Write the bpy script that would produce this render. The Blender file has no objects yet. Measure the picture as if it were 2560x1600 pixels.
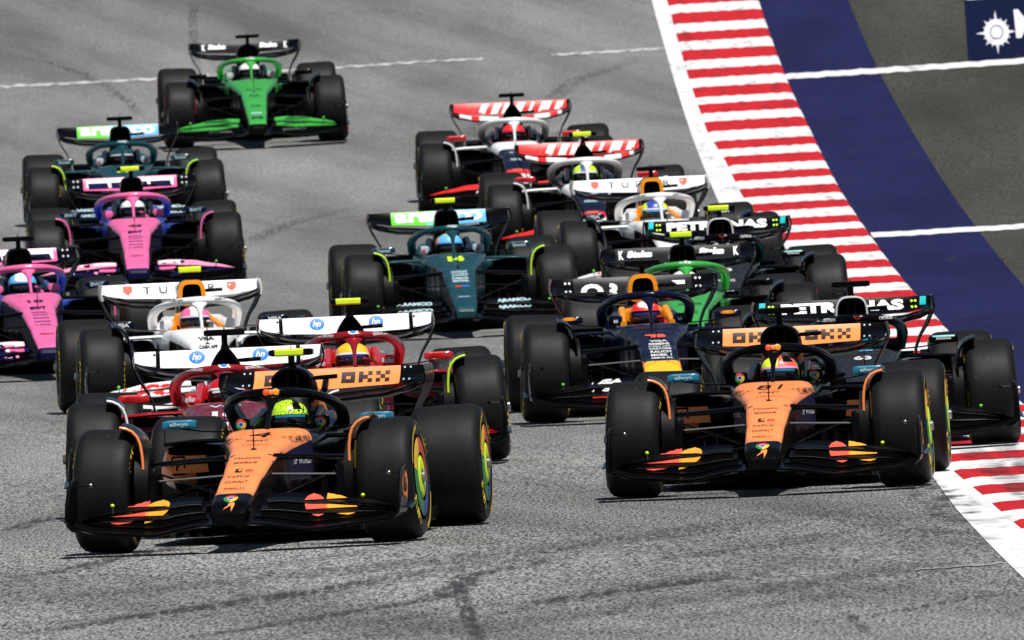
import bpy, bmesh, math, random
from mathutils import Vector, Matrix
from mathutils.bvhtree import BVHTree
from math import sin, cos, pi, radians, sqrt, copysign
random.seed(7)
scene = bpy.context.scene
COL = scene.collection
# ------------------------------------------------------------------ camera, sky, sun
CAMZ = 2.2
cam_d = bpy.data.cameras.new("camera")
cam = bpy.data.objects.new("camera", cam_d); COL.objects.link(cam)
cam.location = (0, 0, CAMZ)
cam_d.sensor_width = 36; cam_d.lens = 54027.8 / 2560 * 36
cam_d.clip_start = 1; cam_d.clip_end = 3000
cam.rotation_euler = (Matrix.Rotation(radians(90), 3, 'X') @ Matrix.Rotation(radians(-2.616), 3, 'Z')).to_euler()
cam_d.dof.use_dof = True; cam_d.dof.focus_distance = 129; cam_d.dof.aperture_fstop = 24
scene.camera = cam
SUN = Vector((.17, -.42, 1)).normalized()
wd = bpy.data.worlds.new("World"); scene.world = wd; wd.use_nodes = True
wn = wd.node_tree.nodes; wl = wd.node_tree.links
sky = wn.new('ShaderNodeTexSky'); sky.sky_type = 'NISHITA'; sky.sun_disc = False
sky.sun_elevation = math.asin(SUN.z); sky.sun_rotation = math.atan2(SUN.x, SUN.y)
bg = wn['Background']; bg.inputs[1].default_value = .05
wl.new(sky.outputs[0], bg.inputs[0])
sun_d = bpy.data.lights.new("sun", 'SUN'); sun_d.energy = 5.0; sun_d.angle = radians(.5); sun_d.color = (1, .965, .91)
sun = bpy.data.objects.new("sun", sun_d); COL.objects.link(sun)
sun.rotation_euler = SUN.to_track_quat('Z', 'Y').to_euler()
scene.view_settings.view_transform = 'Standard'; scene.view_settings.look = 'None'
scene.view_settings.exposure = 0.14; scene.view_settings.gamma = 1

# ------------------------------------------------------------------ materials
MATS = {}
def node_mat(name):
    m = bpy.data.materials.new(name); m.use_nodes = True
    return m, m.node_tree.nodes, m.node_tree.links, m.node_tree.nodes['Principled BSDF']
PAL = {  # name: (r, g, b, roughness, coat)
 'orange': (1.0, .285, .075, .3, .3), 'orange_red': (.82, .09, .02, .3, .3), 'black': (.0018, .0018, .0022, .17, .0), 'matte_black': (.0028, .0028, .003, .5, 0),
 'dark': (.0015, .0015, .0015, .9, 0), 'navy': (.004, .006, .022, .2, .1), 'blue_navy': (.004, .005, .038, .4, 0), 'white': (.8, .8, .8, .35, .3),
 'teal': (.01, .18, .3, .3, .3), 'aston': (.003, .046, .058, .25, .3), 'lime': (.55, .85, .02, .4, 0), 'fluo': (.7, .92, .02, .5, 0),
 'red': (.55, .008, .012, .28, .5), 'dark_red': (.27, .003, .008, .2, .6), 'maroon': (.17, .006, .016, .22, .5), 'bright_red': (.75, .02, .02, .4, .2),
 'pink': (.86, .14, .36, .28, .5), 'light_pink': (.9, .3, .5, .4, .1), 'green': (.045, .36, .05, .28, .5), 'dark_green': (.01, .12, .02, .4, .2), 'yellow': (.85, .5, .01, .35, .3),
 'amber': (.85, .3, .005, .35, .3), 'gold': (.85, .36, .03, .4, .1), 'coral': (.82, .1, .06, .4, .1), 'silver': (.55, .56, .58, .25, .2), 'grey': (.1, .1, .105, .4, .2),
 'steel': (.45, .45, .46, .2, 0), 'aqua': (.0, .42, .42, .4, 0), 'hp_blue': (.02, .18, .65, .4, 0), 'sky_blue': (.12, .45, .85, .4, 0), 'mid_blue': (.02, .06, .35, .35, .2),
 'purple': (.03, .02, .16, .2, .3), 'visor': (.012, .012, .016, .08, .6), 'tyre_yellow': (.62, .45, .02, .6, 0), 'glass': (.3, .33, .36, .05, 0), 'chrome_red': (.6, .05, .03, .4, 0),
 'chrome_green': (.02, .25, .06, .4, 0), 'chrome_blue': (.015, .06, .4, .4, 0), 'chrome_yellow': (.8, .5, .03, .4, 0), 'brown': (.014, .005, .003, .5, 0), 'suit_dark': (.01, .011, .016, .8, 0),
 'tyre_red': (.5, .02, .02, .6, 0), 'leaf_green': (.12, .6, .03, .4, 0), 'mint': (.15, .62, .4, .4, 0), 'light_blue': (.1, .35, .7, .4, 0), 'carbon_grey': (.014, .014, .015, .3, .1), 'ice': (.4, .55, .6, .4, 0),
}
def M(name):
    if name in MATS: return MATS[name]
    m, N, L, B = node_mat(name)
    if name in PAL:
        r, g, b, ro, coat = PAL[name]
        if name in ('blue_navy', 'black', 'matte_black', 'dark', 'suit_dark', 'carbon_grey', 'navy'): B.inputs['Specular IOR Level'].default_value = .12 if name != 'dark' else .02
        B.inputs['Coat Weight'].default_value = coat; B.inputs['Coat Roughness'].default_value = .12
        if name in ('steel', 'glass'): B.inputs['Metallic'].default_value = .9
        tc = N.new('ShaderNodeTexCoord'); no = N.new('ShaderNodeTexNoise'); no.inputs['Scale'].default_value = 9; no.inputs['Detail'].default_value = 6
        L.new(tc.outputs['Object'], no.inputs['Vector'])
        cr = N.new('ShaderNodeMapRange'); cr.inputs['To Min'].default_value = .86; cr.inputs['To Max'].default_value = 1.1
        L.new(no.outputs['Fac'], cr.inputs[0])
        mx = N.new('ShaderNodeMix'); mx.data_type = 'RGBA'; mx.blend_type = 'MULTIPLY'; mx.inputs[0].default_value = 1
        mx.inputs[6].default_value = (r, g, b, 1); L.new(cr.outputs[0], mx.inputs[7]); L.new(mx.outputs[2], B.inputs['Base Color'])
        rr = N.new('ShaderNodeMapRange'); rr.inputs['To Min'].default_value = max(.04, ro - .1); rr.inputs['To Max'].default_value = ro + .14
        L.new(no.outputs['Fac'], rr.inputs[0]); L.new(rr.outputs[0], B.inputs['Roughness'])
    elif name == 'rubber':
        tc = N.new('ShaderNodeTexCoord'); no = N.new('ShaderNodeTexNoise'); no.inputs['Scale'].default_value = 60; no.inputs['Detail'].default_value = 8
        mp = N.new('ShaderNodeMapping'); mp.inputs['Scale'].default_value = (1.6, .5, .5)
        L.new(tc.outputs['Object'], mp.inputs[0]); L.new(mp.outputs[0], no.inputs['Vector'])
        r = N.new('ShaderNodeValToRGB'); r.color_ramp.elements[0].position = .3; r.color_ramp.elements[0].color = (.003, .003, .003, 1)
        r.color_ramp.elements[1].position = .75; r.color_ramp.elements[1].color = (.0092, .0091, .009, 1)
        L.new(no.outputs['Fac'], r.inputs[0]); L.new(r.outputs[0], B.inputs['Base Color']); B.inputs['Roughness'].default_value = .6; B.inputs['Specular IOR Level'].default_value = .2
        bp = N.new('ShaderNodeBump'); bp.inputs['Strength'].default_value = .25; bp.inputs['Distance'].default_value = .002
        L.new(no.outputs['Fac'], bp.inputs['Height']); L.new(bp.outputs[0], B.inputs['Normal'])
        n2 = N.new('ShaderNodeTexNoise'); n2.inputs['Scale'].default_value = 26; n2.inputs['Detail'].default_value = 3; L.new(tc.outputs['Object'], n2.inputs['Vector'])
        r2 = N.new('ShaderNodeValToRGB'); r2.color_ramp.elements[0].position = .72; r2.color_ramp.elements[0].color = (0, 0, 0, 1); r2.color_ramp.elements[1].position = .76; r2.color_ramp.elements[1].color = (.05, .048, .044, 1); L.new(n2.outputs['Fac'], r2.inputs[0])
        n3 = N.new('ShaderNodeTexNoise'); n3.inputs['Scale'].default_value = 3.5; n3.inputs['Detail'].default_value = 5; L.new(tc.outputs['Object'], n3.inputs['Vector'])
        m3 = N.new('ShaderNodeMapRange'); m3.inputs['To Min'].default_value = .45; m3.inputs['To Max'].default_value = .72; L.new(n3.outputs['Fac'], m3.inputs[0]); L.new(m3.outputs[0], B.inputs['Roughness'])
        ad = N.new('ShaderNodeMix'); ad.data_type = 'RGBA'; ad.blend_type = 'ADD'; ad.inputs[0].default_value = 1; L.new(r.outputs[0], ad.inputs[6]); L.new(r2.outputs[0], ad.inputs[7]); L.new(ad.outputs[2], B.inputs['Base Color'])
    elif name == 'sidewall':
        B.inputs['Base Color'].default_value = (.004, .004, .005, 1); B.inputs['Roughness'].default_value = .36; B.inputs['Specular IOR Level'].default_value = .25
    elif name == 'squiggle':      # lime paint crossed by black contour lines
        tc = N.new('ShaderNodeTexCoord'); no = N.new('ShaderNodeTexNoise'); no.inputs['Scale'].default_value = 15; no.inputs['Detail'].default_value = .5
        L.new(tc.outputs['Object'], no.inputs['Vector'])
        a = N.new('ShaderNodeMath'); a.operation = 'MULTIPLY'; a.inputs[1].default_value = 9; L.new(no.outputs['Fac'], a.inputs[0])
        f = N.new('ShaderNodeMath'); f.operation = 'FRACT'; L.new(a.outputs[0], f.inputs[0])
        r = N.new('ShaderNodeValToRGB'); r.color_ramp.interpolation = 'CONSTANT'
        r.color_ramp.elements[0].color = (.01, .01, .01, 1); r.color_ramp.elements[1].position = .2; r.color_ramp.elements[1].color = (.5, .82, .02, 1)
        L.new(f.outputs[0], r.inputs[0]); L.new(r.outputs[0], B.inputs['Base Color']); B.inputs['Roughness'].default_value = .3
    MATS[name] = m
    return m

# ------------------------------------------------------------------ mesh builder
class MB:
    def __init__(s): s.v = []; s.f = []; s.m = []
    def add(s, vs, fs, mat):
        o = len(s.v); vs = [Vector(q) for q in vs]; s.v += vs
        for f in fs:
            s.f.append(tuple(i + o for i in f))
            if callable(mat):
                c = sum((vs[i] for i in f), Vector()) / len(f); s.m.append(mat(c))
            else: s.m.append(mat)
        return s
    def loft(s, rings, mat, cap0=True, cap1=True, closed=True):
        n = len(rings[0]); vs = [q for r in rings for q in r]; fs = []
        for i in range(len(rings) - 1):
            for j in range(n if closed else n - 1):
                k = (j + 1) % n; fs.append((i * n + j, i * n + k, (i + 1) * n + k, (i + 1) * n + j))
        if closed and cap0: fs.append(tuple(range(n)))
        if closed and cap1: fs.append(tuple((len(rings) - 1) * n + j for j in range(n)))
        return s.add(vs, fs, mat)
    def tube(s, pts, r, mat, n=10, up=(0, 0, 1)):
        pts = [Vector(p) for p in pts]; rings = []
        for i, p in enumerate(pts):
            d = (pts[min(i + 1, len(pts) - 1)] - pts[max(i - 1, 0)]).normalized()
            a = d.cross(Vector(up))
            if a.length < 1e-4: a = d.cross(Vector((1, 0, 0)))
            a.normalize(); b = a.cross(d)
            rr = r[i] if isinstance(r, list) else r
            ra, rb = rr if isinstance(rr, tuple) else (rr, rr)
            rings.append([p + a * ra * cos(2 * pi * k / n) + b * rb * sin(2 * pi * k / n) for k in range(n)])
        return s.loft(rings, mat)
    def box(s, c, h, mat, r=.2, axis=1):
        # rounded box: c centre, h half sizes; chamfered outline
        x, y, z = c; hx, hy, hz = h; rings = []
        for t, k in ((-1, 1 - r), (-1 + r * .6, 1), (1 - r * .6, 1), (1, 1 - r)):
            rg = []
            for i in range(12):
                a = 2 * pi * i / 12 + pi / 12; e = .4
                u = copysign(abs(cos(a)) ** e, cos(a)); w = copysign(abs(sin(a)) ** e, sin(a))
                if axis == 1: rg.append((x + hx * k * u, y + hy * t, z + hz * k * w))
                elif axis == 0: rg.append((x + hx * t, y + hy * k * u, z + hz * k * w))
                else: rg.append((x + hx * k * u, y + hy * k * w, z + hz * t))
            rings.append(rg)
        return s.loft(rings, mat)
    def lathe(s, prof, mat, n=48, c=(0, 0, 0)):
        # prof: (x along axle, radius)
        rings = []
        for x, r in prof:
            rings.append([(c[0] + x, c[1] + r * cos(2 * pi * k / n), c[2] + r * sin(2 * pi * k / n)) for k in range(n)])
        return s.loft(rings, mat, False, False)
    def sphere(s, c, r, mat, nu=12, nv=8):
        rx, ry, rz = r if isinstance(r, tuple) else (r, r, r); vs = []; fs = []
        for i in range(nv + 1):
            t = pi * i / nv
            for j in range(nu):
                p = 2 * pi * j / nu; vs.append((c[0] + rx * sin(t) * cos(p), c[1] + ry * sin(t) * sin(p), c[2] + rz * cos(t)))
        for i in range(nv):
            for j in range(nu): fs.append((i * nu + j, i * nu + (j + 1) % nu, (i + 1) * nu + (j + 1) % nu, (i + 1) * nu + j))
        return s.add(vs, fs, mat)
    def foil(s, st, mat, th=.012, n=7):
        # stations (x, yLE, zLE, yTE, zTE[, camber]); cambered wing section
        rings = []
        for q in st:
            x, y0, z0, y1, z1 = q[:5]; cb = q[5] if len(q) > 5 else .12
            ch = sqrt((y1 - y0) ** 2 + (z1 - z0) ** 2); nx, nz = -(z1 - z0) / ch, (y1 - y0) / ch; up = []; lo = []
            for i in range(n + 1):
                t = i / n; c = -cb * ch * 4 * t * (1 - t); h = th * (.25 + 1.5 * sqrt(t) * (1 - t) + .1)
                bx, bz = y0 + (y1 - y0) * t + nx * c, z0 + (z1 - z0) * t + nz * c
                up.append((x, bx + nx * h, bz + nz * h)); lo.append((x, bx - nx * h, bz - nz * h))
            rings.append(up + lo[::-1])
        return s.loft(rings, mat)
    def sheet(s, rows, th, mat):
        # rows: grid of points, given thickness along local normal
        R = len(rows); Cn = len(rows[0]); P = [[Vector(p) for p in r] for r in rows]; top = []; bot = []
        for i in range(R):
            for j in range(Cn):
                a = P[min(i + 1, R - 1)][j] - P[max(i - 1, 0)][j]; b = P[i][min(j + 1, Cn - 1)] - P[i][max(j - 1, 0)]
                nn = a.cross(b); nn = nn.normalized() if nn.length > 1e-9 else Vector((0, 0, 1))
                top.append(P[i][j] + nn * th / 2); bot.append(P[i][j] - nn * th / 2)
        o = R * Cn; fs = []
        for i in range(R - 1):
            for j in range(Cn - 1):
                a, b, c, d = i * Cn + j, i * Cn + j + 1, (i + 1) * Cn + j + 1, (i + 1) * Cn + j
                fs += [(a, b, c, d), (o + d, o + c, o + b, o + a)]
        for i in range(R - 1):
            for j in (0, Cn - 1): a, b = i * Cn + j, (i + 1) * Cn + j; fs.append((a, b, o + b, o + a))
        for j in range(Cn - 1):
            for i in (0, R - 1): a, b = i * Cn + j, i * Cn + j + 1; fs.append((a, b, o + b, o + a))
        return s.add(top + bot, fs, mat)
    def bvh(s): return BVHTree.FromPolygons(s.v, s.f)
    def decal(s, bvh, shape, o, U, V, D, mat, off=.0035):
        # project a flat shape (verts2d, faces) onto the surface along D
        vs, fs = shape; o, U, V, D = Vector(o), Vector(U), Vector(V), Vector(D).normalized(); out = []; last = None
        for (a, b) in vs:
            p = o + U * a + V * b; h = bvh.ray_cast(p - D * .6, D, 1.4)
            if h[0] is not None:
                nr = h[1] if h[1].dot(D) < 0 else -h[1]; last = h[0] + nr * off; out.append((last, True))
            else: out.append((p, False))
        ok = [f for f in fs if all(out[i][1] for i in f)]
        used = sorted({i for f in ok for i in f}); mp = {i: k for k, i in enumerate(used)}
        if used: s.add([out[i][0] for i in used], [tuple(mp[i] for i in f) for f in ok], mat)
        return s
    def build(s, name, parent=None, angle=38, mesh=None):
        me = bpy.data.meshes.new(name); me.from_pydata([tuple(q) for q in s.v], [], s.f)
        names = sorted(set(s.m)); idx = {n: i for i, n in enumerate(names)}
        for n in names: me.materials.append(M(n))
        me.polygons.foreach_set('material_index', [idx[n] for n in s.m])
        bm = bmesh.new(); bm.from_mesh(me); bmesh.ops.recalc_face_normals(bm, faces=bm.faces); bm.to_mesh(me); bm.free()
        me.polygons.foreach_set('use_smooth', [True] * len(me.polygons)); me.set_sharp_from_angle(angle=radians(angle))
        return link(name, me, parent)
def link(name, me, parent=None):
    o = bpy.data.objects.new(name, me); COL.objects.link(o)
    if parent is not None: o.parent = parent
    return o
def tag(o, label, cat, group=None):
    o['label'] = label; o['category'] = cat
    if group: o['group'] = group
    return o
def empty(name, parent=None):
    o = bpy.data.objects.new(name, None); COL.objects.link(o); o.empty_display_size = .3
    if parent is not None: o.parent = parent
    return o
def lerp(a, b, t): return a + (b - a) * t
def interp(tab, y):
    if y <= tab[0][0]: return tab[0][1:]
    for a, b in zip(tab, tab[1:]):
        if y <= b[0]:
            t = (y - a[0]) / (b[0] - a[0]); t = t * t * (3 - 2 * t) * .5 + t * .5
            return tuple(lerp(p, q, t) for p, q in zip(a[1:], b[1:]))
    return tab[-1][1:]
def sring(y, cx, cz, hw, hh, e=2.6, n=24, taper=0):
    out = []
    for i in range(n):
        a = 2 * pi * i / n + pi / n; u = copysign(abs(cos(a)) ** (2 / e), cos(a)); w = copysign(abs(sin(a)) ** (2 / e), sin(a))
        out.append((cx + hw * u * (1 - taper * w), y, cz + hh * w))
    return out

# ------------------------------------------------------------------ flat shapes for lettering and marks
_tc = {}
def text(s, bold=.012, sx=1):
    """lettering centred on the origin, cap height about 1"""
    k = (s, bold, sx)
    if k in _tc: return _tc[k]
    cu = bpy.data.curves.new('t', 'FONT'); cu.body = s; cu.align_x = 'CENTER'; cu.offset = bold; cu.resolution_u = 3
    ob = bpy.data.objects.new('t', cu); COL.objects.link(ob)
    me = ob.to_mesh(); vs = [(v.co.x / .7 * sx, v.co.y / .7 - .5) for v in me.vertices]; fs = [tuple(p.vertices) for p in me.polygons]
    ob.to_mesh_clear(); bpy.data.objects.remove(ob); bpy.data.curves.remove(cu)
    _tc[k] = (vs, fs); return _tc[k]
def fit(s, w, h, bold=.02, cx=0, sk=0):
    """lettering scaled to a width and height in metres"""
    vs, fs = text(s, bold); x0 = min(a for a, b in vs); x1 = max(a for a, b in vs); y0 = min(b for a, b in vs); y1 = max(b for a, b in vs)
    return [(cx + (a - (x0 + x1) / 2) / (x1 - x0) * w + sk * (b - (y0 + y1) / 2) / (y1 - y0) * h, (b - (y0 + y1) / 2) / (y1 - y0) * h) for a, b in vs], fs
def rect(w, h, n=8, m=2, cx=0, cy=0, sk=0):
    vs = [(cx + w * (i / n - .5) + sk * (j / m - .5), cy + h * (j / m - .5)) for j in range(m + 1) for i in range(n + 1)]
    return vs, [(j * (n + 1) + i, j * (n + 1) + i + 1, (j + 1) * (n + 1) + i + 1, (j + 1) * (n + 1) + i) for j in range(m) for i in range(n)]
def ringsec(r0, r1, a0, a1, n=16, cx=0, cy=0):
    vs = []
    for i in range(n + 1):
        a = lerp(a0, a1, i / n); vs += [(cx + r0 * cos(a), cy + r0 * sin(a)), (cx + r1 * cos(a), cy + r1 * sin(a))]
    return vs, [(2 * i, 2 * i + 1, 2 * i + 3, 2 * i + 2) for i in range(n)]
def disc(r, cx=0, cy=0, ry=None, n=20):
    ry = ry or r; vs = [(cx, cy)] + [(cx + r * cos(2 * pi * i / n), cy + ry * sin(2 * pi * i / n)) for i in range(n)]
    return vs, [(0, 1 + i, 1 + (i + 1) % n) for i in range(n)]
def poly(pts): return list(pts), [tuple(range(len(pts)))]
def squares(cells, w, h):
    vs = []; fs = []
    for (cx, cy) in cells:
        o = len(vs); vs += [(cx * w, cy * h), (cx * w + w, cy * h), (cx * w + w, cy * h + h), (cx * w, cy * h + h)]; fs.append((o, o + 1, o + 2, o + 3))
    return vs, fs
def roundel(mb, bv, o, U, V, D, r, off=.0035):
    """ring of red, yellow and green thirds round a blue disc with a white rim"""
    for k, c in enumerate(('chrome_red', 'chrome_green', 'chrome_yellow')):
        a = pi / 6 + k * 2 * pi / 3
        mb.decal(bv, ringsec(r * .5, r, a, a + 2 * pi / 3), o, U, V, D, c, off)
    mb.decal(bv, ringsec(r * .38, r * .5, 0, 2 * pi), o, U, V, D, 'white', off); mb.decal(bv, disc(r * .38), o, U, V, D, 'chrome_blue', off)

# ------------------------------------------------------------------ ground
PZ = (-1.04217855, .75933308, .31733424, .06705797)
def gz(D):
    def p(D):
        t = (D - 140) / 50.; return PZ[0] + PZ[1] * t + PZ[2] * t * t + PZ[3] * t ** 3
    def dp(D):
        t = (D - 140) / 50.; return (PZ[1] + 2 * PZ[2] * t + 3 * PZ[3] * t * t) / 50.
    if D < 92: s = dp(92); return CAMZ + p(92) + s * (D - 92), s
    if D > 275:
        s = dp(275); e = D - 275; w = min(e, 140); return CAMZ + p(275) + s * (w - w * w / 280), s * (1 - w / 140)
    return CAMZ + p(D), dp(D)
def gpt(x, D, h=0): return (x, D, gz(D)[0] + h)
def asphalt(name, lo, hi, tint, streak, mottle=.8):
    m, N, L, B = node_mat(name)
    tc = N.new('ShaderNodeTexCoord')
    def noise(scale, sc, det=6, rough=.6):
        mp = N.new('ShaderNodeMapping'); mp.inputs['Scale'].default_value = sc; L.new(tc.outputs['Object'], mp.inputs[0])
        n = N.new('ShaderNodeTexNoise'); n.inputs['Scale'].default_value = scale; n.inputs['Detail'].default_value = det; n.inputs['Roughness'].default_value = rough
        L.new(mp.outputs[0], n.inputs['Vector']); return n.outputs['Fac']
    def ramp(src, p0, p1, c0, c1):
        r = N.new('ShaderNodeValToRGB'); r.color_ramp.elements[0].position = p0; r.color_ramp.elements[1].position = p1
        r.color_ramp.elements[0].color = (*c0, 1); r.color_ramp.elements[1].color = (*c1, 1); L.new(src, r.inputs[0]); return r.outputs[0]
    def mul(a, b, f=1.):
        x = N.new('ShaderNodeMix'); x.data_type = 'RGBA'; x.blend_type = 'MULTIPLY'; x.inputs[0].default_value = f
        L.new(a, x.inputs[6]); L.new(b, x.inputs[7]); return x.outputs[2]
    g = lambda v: (v * tint[0], v * tint[1], v * tint[2])
    # aggregate grain: stones elongated along the travel direction by wear
    grain = ramp(noise(58, (1, .085, .05), 3, .8), .4, .61, g(lo), g(hi))
    fine = ramp(noise(24, (1, .06, .04), 4, .75), .3, .7, (.92,) * 3, (1.07,) * 3)
    patch = mul(ramp(noise(.9, (.5, .06, .02), 5), .3, .7, (mottle,) * 3, (1.14,) * 3), ramp(noise(.35, (.9, .05, .02), 4, .7), .35, .65, (.84,) * 3, (1.1,) * 3))
    if streak:
        sx = N.new('ShaderNodeSeparateXYZ'); L.new(tc.outputs['Object'], sx.inputs[0]); mr = N.new('ShaderNodeMapRange')
        mr.inputs['From Min'].default_value = 125; mr.inputs['From Max'].default_value = 185; mr.inputs['To Max'].default_value = .72; L.new(sx.outputs['Y'], mr.inputs[0])
        sm = N.new('ShaderNodeMix'); sm.data_type = 'RGBA'; L.new(mr.outputs[0], sm.inputs[0]); L.new(grain, sm.inputs[6]); sm.inputs[7].default_value = (*g(.178), 1); grain = sm.outputs[2]  # far grain blended to an even tone, distance softening painted into the colour
    c = mul(mul(grain, fine), patch)
    if streak:
        mp = N.new('ShaderNodeMapping'); mp.inputs['Rotation'].default_value = (0, 0, radians(82)); L.new(tc.outputs['Object'], mp.inputs[0])
        mp2 = N.new('ShaderNodeMapping'); mp2.inputs['Scale'].default_value = (.035, .55, .02); L.new(mp.outputs[0], mp2.inputs[0])
        n = N.new('ShaderNodeTexNoise'); n.inputs['Scale'].default_value = 1.0; n.inputs['Detail'].default_value = 7; n.inputs['Roughness'].default_value = .62
        L.new(mp2.outputs[0], n.inputs['Vector'])
        c = mul(c, ramp(n.outputs['Fac'], .36, .6, (.64,) * 3, (1.08,) * 3))
    L.new(c, B.inputs['Base Color']); B.inputs['Roughness'].default_value = .9; B.inputs['Specular IOR Level'].default_value = .1
    MATS[name] = m
    return m
asphalt('track_asphalt', .024, .37, (1, 1, .98), True)
asphalt('runoff_asphalt', .028, .08, (1, .98, .82), False, .6)
def paint(name, col, wear, grain=.12, worn=(.12, .12, .12)):
    m, N, L, B = node_mat(name); tc = N.new('ShaderNodeTexCoord')
    mp = N.new('ShaderNodeMapping'); mp.inputs['Scale'].default_value = (1, .12, .1); L.new(tc.outputs['Object'], mp.inputs[0])
    n = N.new('ShaderNodeTexNoise'); n.inputs['Scale'].default_value = 7; n.inputs['Detail'].default_value = 9; n.inputs['Roughness'].default_value = .68; L.new(mp.outputs[0], n.inputs['Vector'])
    r = N.new('ShaderNodeValToRGB'); r.color_ramp.elements[0].position = wear; r.color_ramp.elements[1].position = wear + .16
    r.color_ramp.elements[0].color = (*worn, 1); r.color_ramp.elements[1].color = (*col, 1); L.new(n.outputs['Fac'], r.inputs[0])
    n2 = N.new('ShaderNodeTexNoise'); n2.inputs['Scale'].default_value = 1.3; n2.inputs['Detail'].default_value = 8; L.new(mp.outputs[0], n2.inputs['Vector'])
    mr = N.new('ShaderNodeMapRange'); mr.inputs['To Min'].default_value = 1 - grain * 2; mr.inputs['To Max'].default_value = 1 + grain; L.new(n2.outputs['Fac'], mr.inputs[0])
    x = N.new('ShaderNodeMix'); x.data_type = 'RGBA'; x.blend_type = 'MULTIPLY'; x.inputs[0].default_value = 1; L.new(r.outputs[0], x.inputs[6]); L.new(mr.outputs[0], x.inputs[7])
    L.new(x.outputs[2], B.inputs['Base Color']); B.inputs['Roughness'].default_value = .85; B.inputs['Specular IOR Level'].default_value = .06; MATS[name] = m
paint('line_white', (.66, .66, .67), .3, worn=(.35, .35, .35)); paint('kerb_white', (.68, .68, .69), .3, worn=(.3, .3, .3)); paint('kerb_red', (.46, .018, .024), .32, worn=(.2, .02, .03))
paint('runoff_blue', (.013, .0155, .066), .3, .26, (.02, .022, .055)); paint('faded_white', (.5, .5, .5), .42, worn=(.24, .24, .24)); paint('sign_navy', (.003, .006, .03), .1); paint('logo_white', (.7, .7, .76), .3, worn=(.3, .3, .4))

def strip(name, Lt, Rt, h, mat, step=2.0, nx=1, D0=None, D1=None):
    """ground-hugging sheet between two polylines x(D)"""
    D0 = D0 if D0 is not None else min(Lt[0][0], Rt[0][0]); D1 = D1 if D1 is not None else max(Lt[-1][0], Rt[-1][0])
    n = max(1, int((D1 - D0) / step)); mb = MB(); vs = []; fs = []
    for i in range(n + 1):
        D = lerp(D0, D1, i / n); a = interp_l(Lt, D); b = interp_l(Rt, D)
        for j in range(nx + 1): vs.append(gpt(lerp(a, b, j / nx), D, h))
    w = nx + 1
    for i in range(n):
        for j in range(nx): fs.append((i * w + j, i * w + j + 1, (i + 1) * w + j + 1, (i + 1) * w + j))
    mb.add(vs, fs, mat); o = mb.build(name); o['kind'] = 'structure'; return o
def interp_l(tab, D):
    if D <= tab[0][0]: a, b = tab[0], tab[1]
    elif D >= tab[-1][0]: a, b = tab[-2], tab[-1]
    else:
        for a, b in zip(tab, tab[1:]):
            if D <= b[0]: break
    return lerp(a[1], b[1], (D - a[0]) / (b[0] - a[0]))
WL = [(40, 2.3), (95, 2.47), (108, 2.5), (126.4, 2.545), (137.3, 2.6), (160, 2.47), (190, 2.27), (216, 2.115), (232, 2.03), (253, 1.94), (264, 1.885), (330, 1.6)]
KL = [(40, 2.6), (108, 2.765), (119.7, 2.78), (130, 2.775), (138, 2.745), (165, 2.66), (190, 2.56), (213, 2.43), (217, 2.37), (226, 2.31), (234, 2.2), (247, 2.135), (259, 2.09), (270, 2.04), (330, 1.8)]
KR = [(40, 3.95), (120, 3.78), (155.6, 3.645), (182, 3.57), (193, 3.505), (205, 3.44), (218, 3.36), (232, 3.31), (246, 3.235), (263, 3.175), (330, 2.95)]
BR = [(40, 5.1), (150, 4.75), (189, 4.5), (207, 4.465), (226, 4.4), (244, 4.31), (262, 4.25), (330, 4.0)]
asp = strip('ground', [(-60, -160), (700, -160)], [(-60, 160), (700, 160)], 0, 'track_asphalt', 4)
strip('run_off', KR, [(40, 60), (330, 60)], .004, 'runoff_asphalt', 2, D0=40, D1=330)
strip('run_off_stripe', KR, BR, .008, 'runoff_blue', 2, D0=40, D1=330)
strip('edge_line', WL, KL, .006, 'line_white', 2, D0=60, D1=330)
# raised kerb with red and white blocks
reds = [(260.9 + 4.16 * k, 258.6 + 4.16 * k) for k in range(13, 0, -1)] + [(260.9, 258.58), (256.67, 254.56), (252.61, 250.29), (248.31, 246.13), (244.12, 241.72), (240.04, 237.79), (235.8, 233.5)] + \
       [(231.1, 229.0), (227.1, 224.85), (222.95, 220.85), (218.8, 216.65), (214.7, 212.7), (210.6, 208.7)] + \
       [(206.93 - 4.37 * k, 206.93 - 4.37 * k - 2.2) for k in range(15)] + [(141.39, 139.12), (136.86, 134.4), (132.19, 129.78), (127.41, 125.06), (122.42, 120.28)] + [(117.4 - 5 * k, 115.0 - 5 * k) for k in range(11)]
reds.sort(reverse=True)
kb = MB()
def jit(D, t): return .09 * sin(D * 37.1 + t * 41) + .07 * sin(D * 91.7 + t * 97)
def kerb_block(Da, Db, mat):
    prof = [(0, .004), (.05, .014)] + [(.05 + .92 * i / 14, .014 + .012 * i / 14) for i in range(1, 15)] + [(1.0, .006)]; n = max(1, int(abs(Da - Db) / .7)); rows = []
    for i in range(n + 1):
        D = lerp(Da, Db, i / n); a = interp_l(KL, D); b = interp_l(KR, D); rows.append([gpt(lerp(a, b, t), D + (jit(Da, t) * (1 - i / n) + jit(Db, t) * i / n), h) for t, h in prof])
    kb.loft(rows, mat, closed=False)
prev = 325.
for a, b in reds:
    if a < prev: kerb_block(prev, a, 'kerb_white')
    kerb_block(min(a, prev), b, 'kerb_red'); prev = b
ko = kb.build('kerb', angle=60); ko['kind'] = 'structure'
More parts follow.
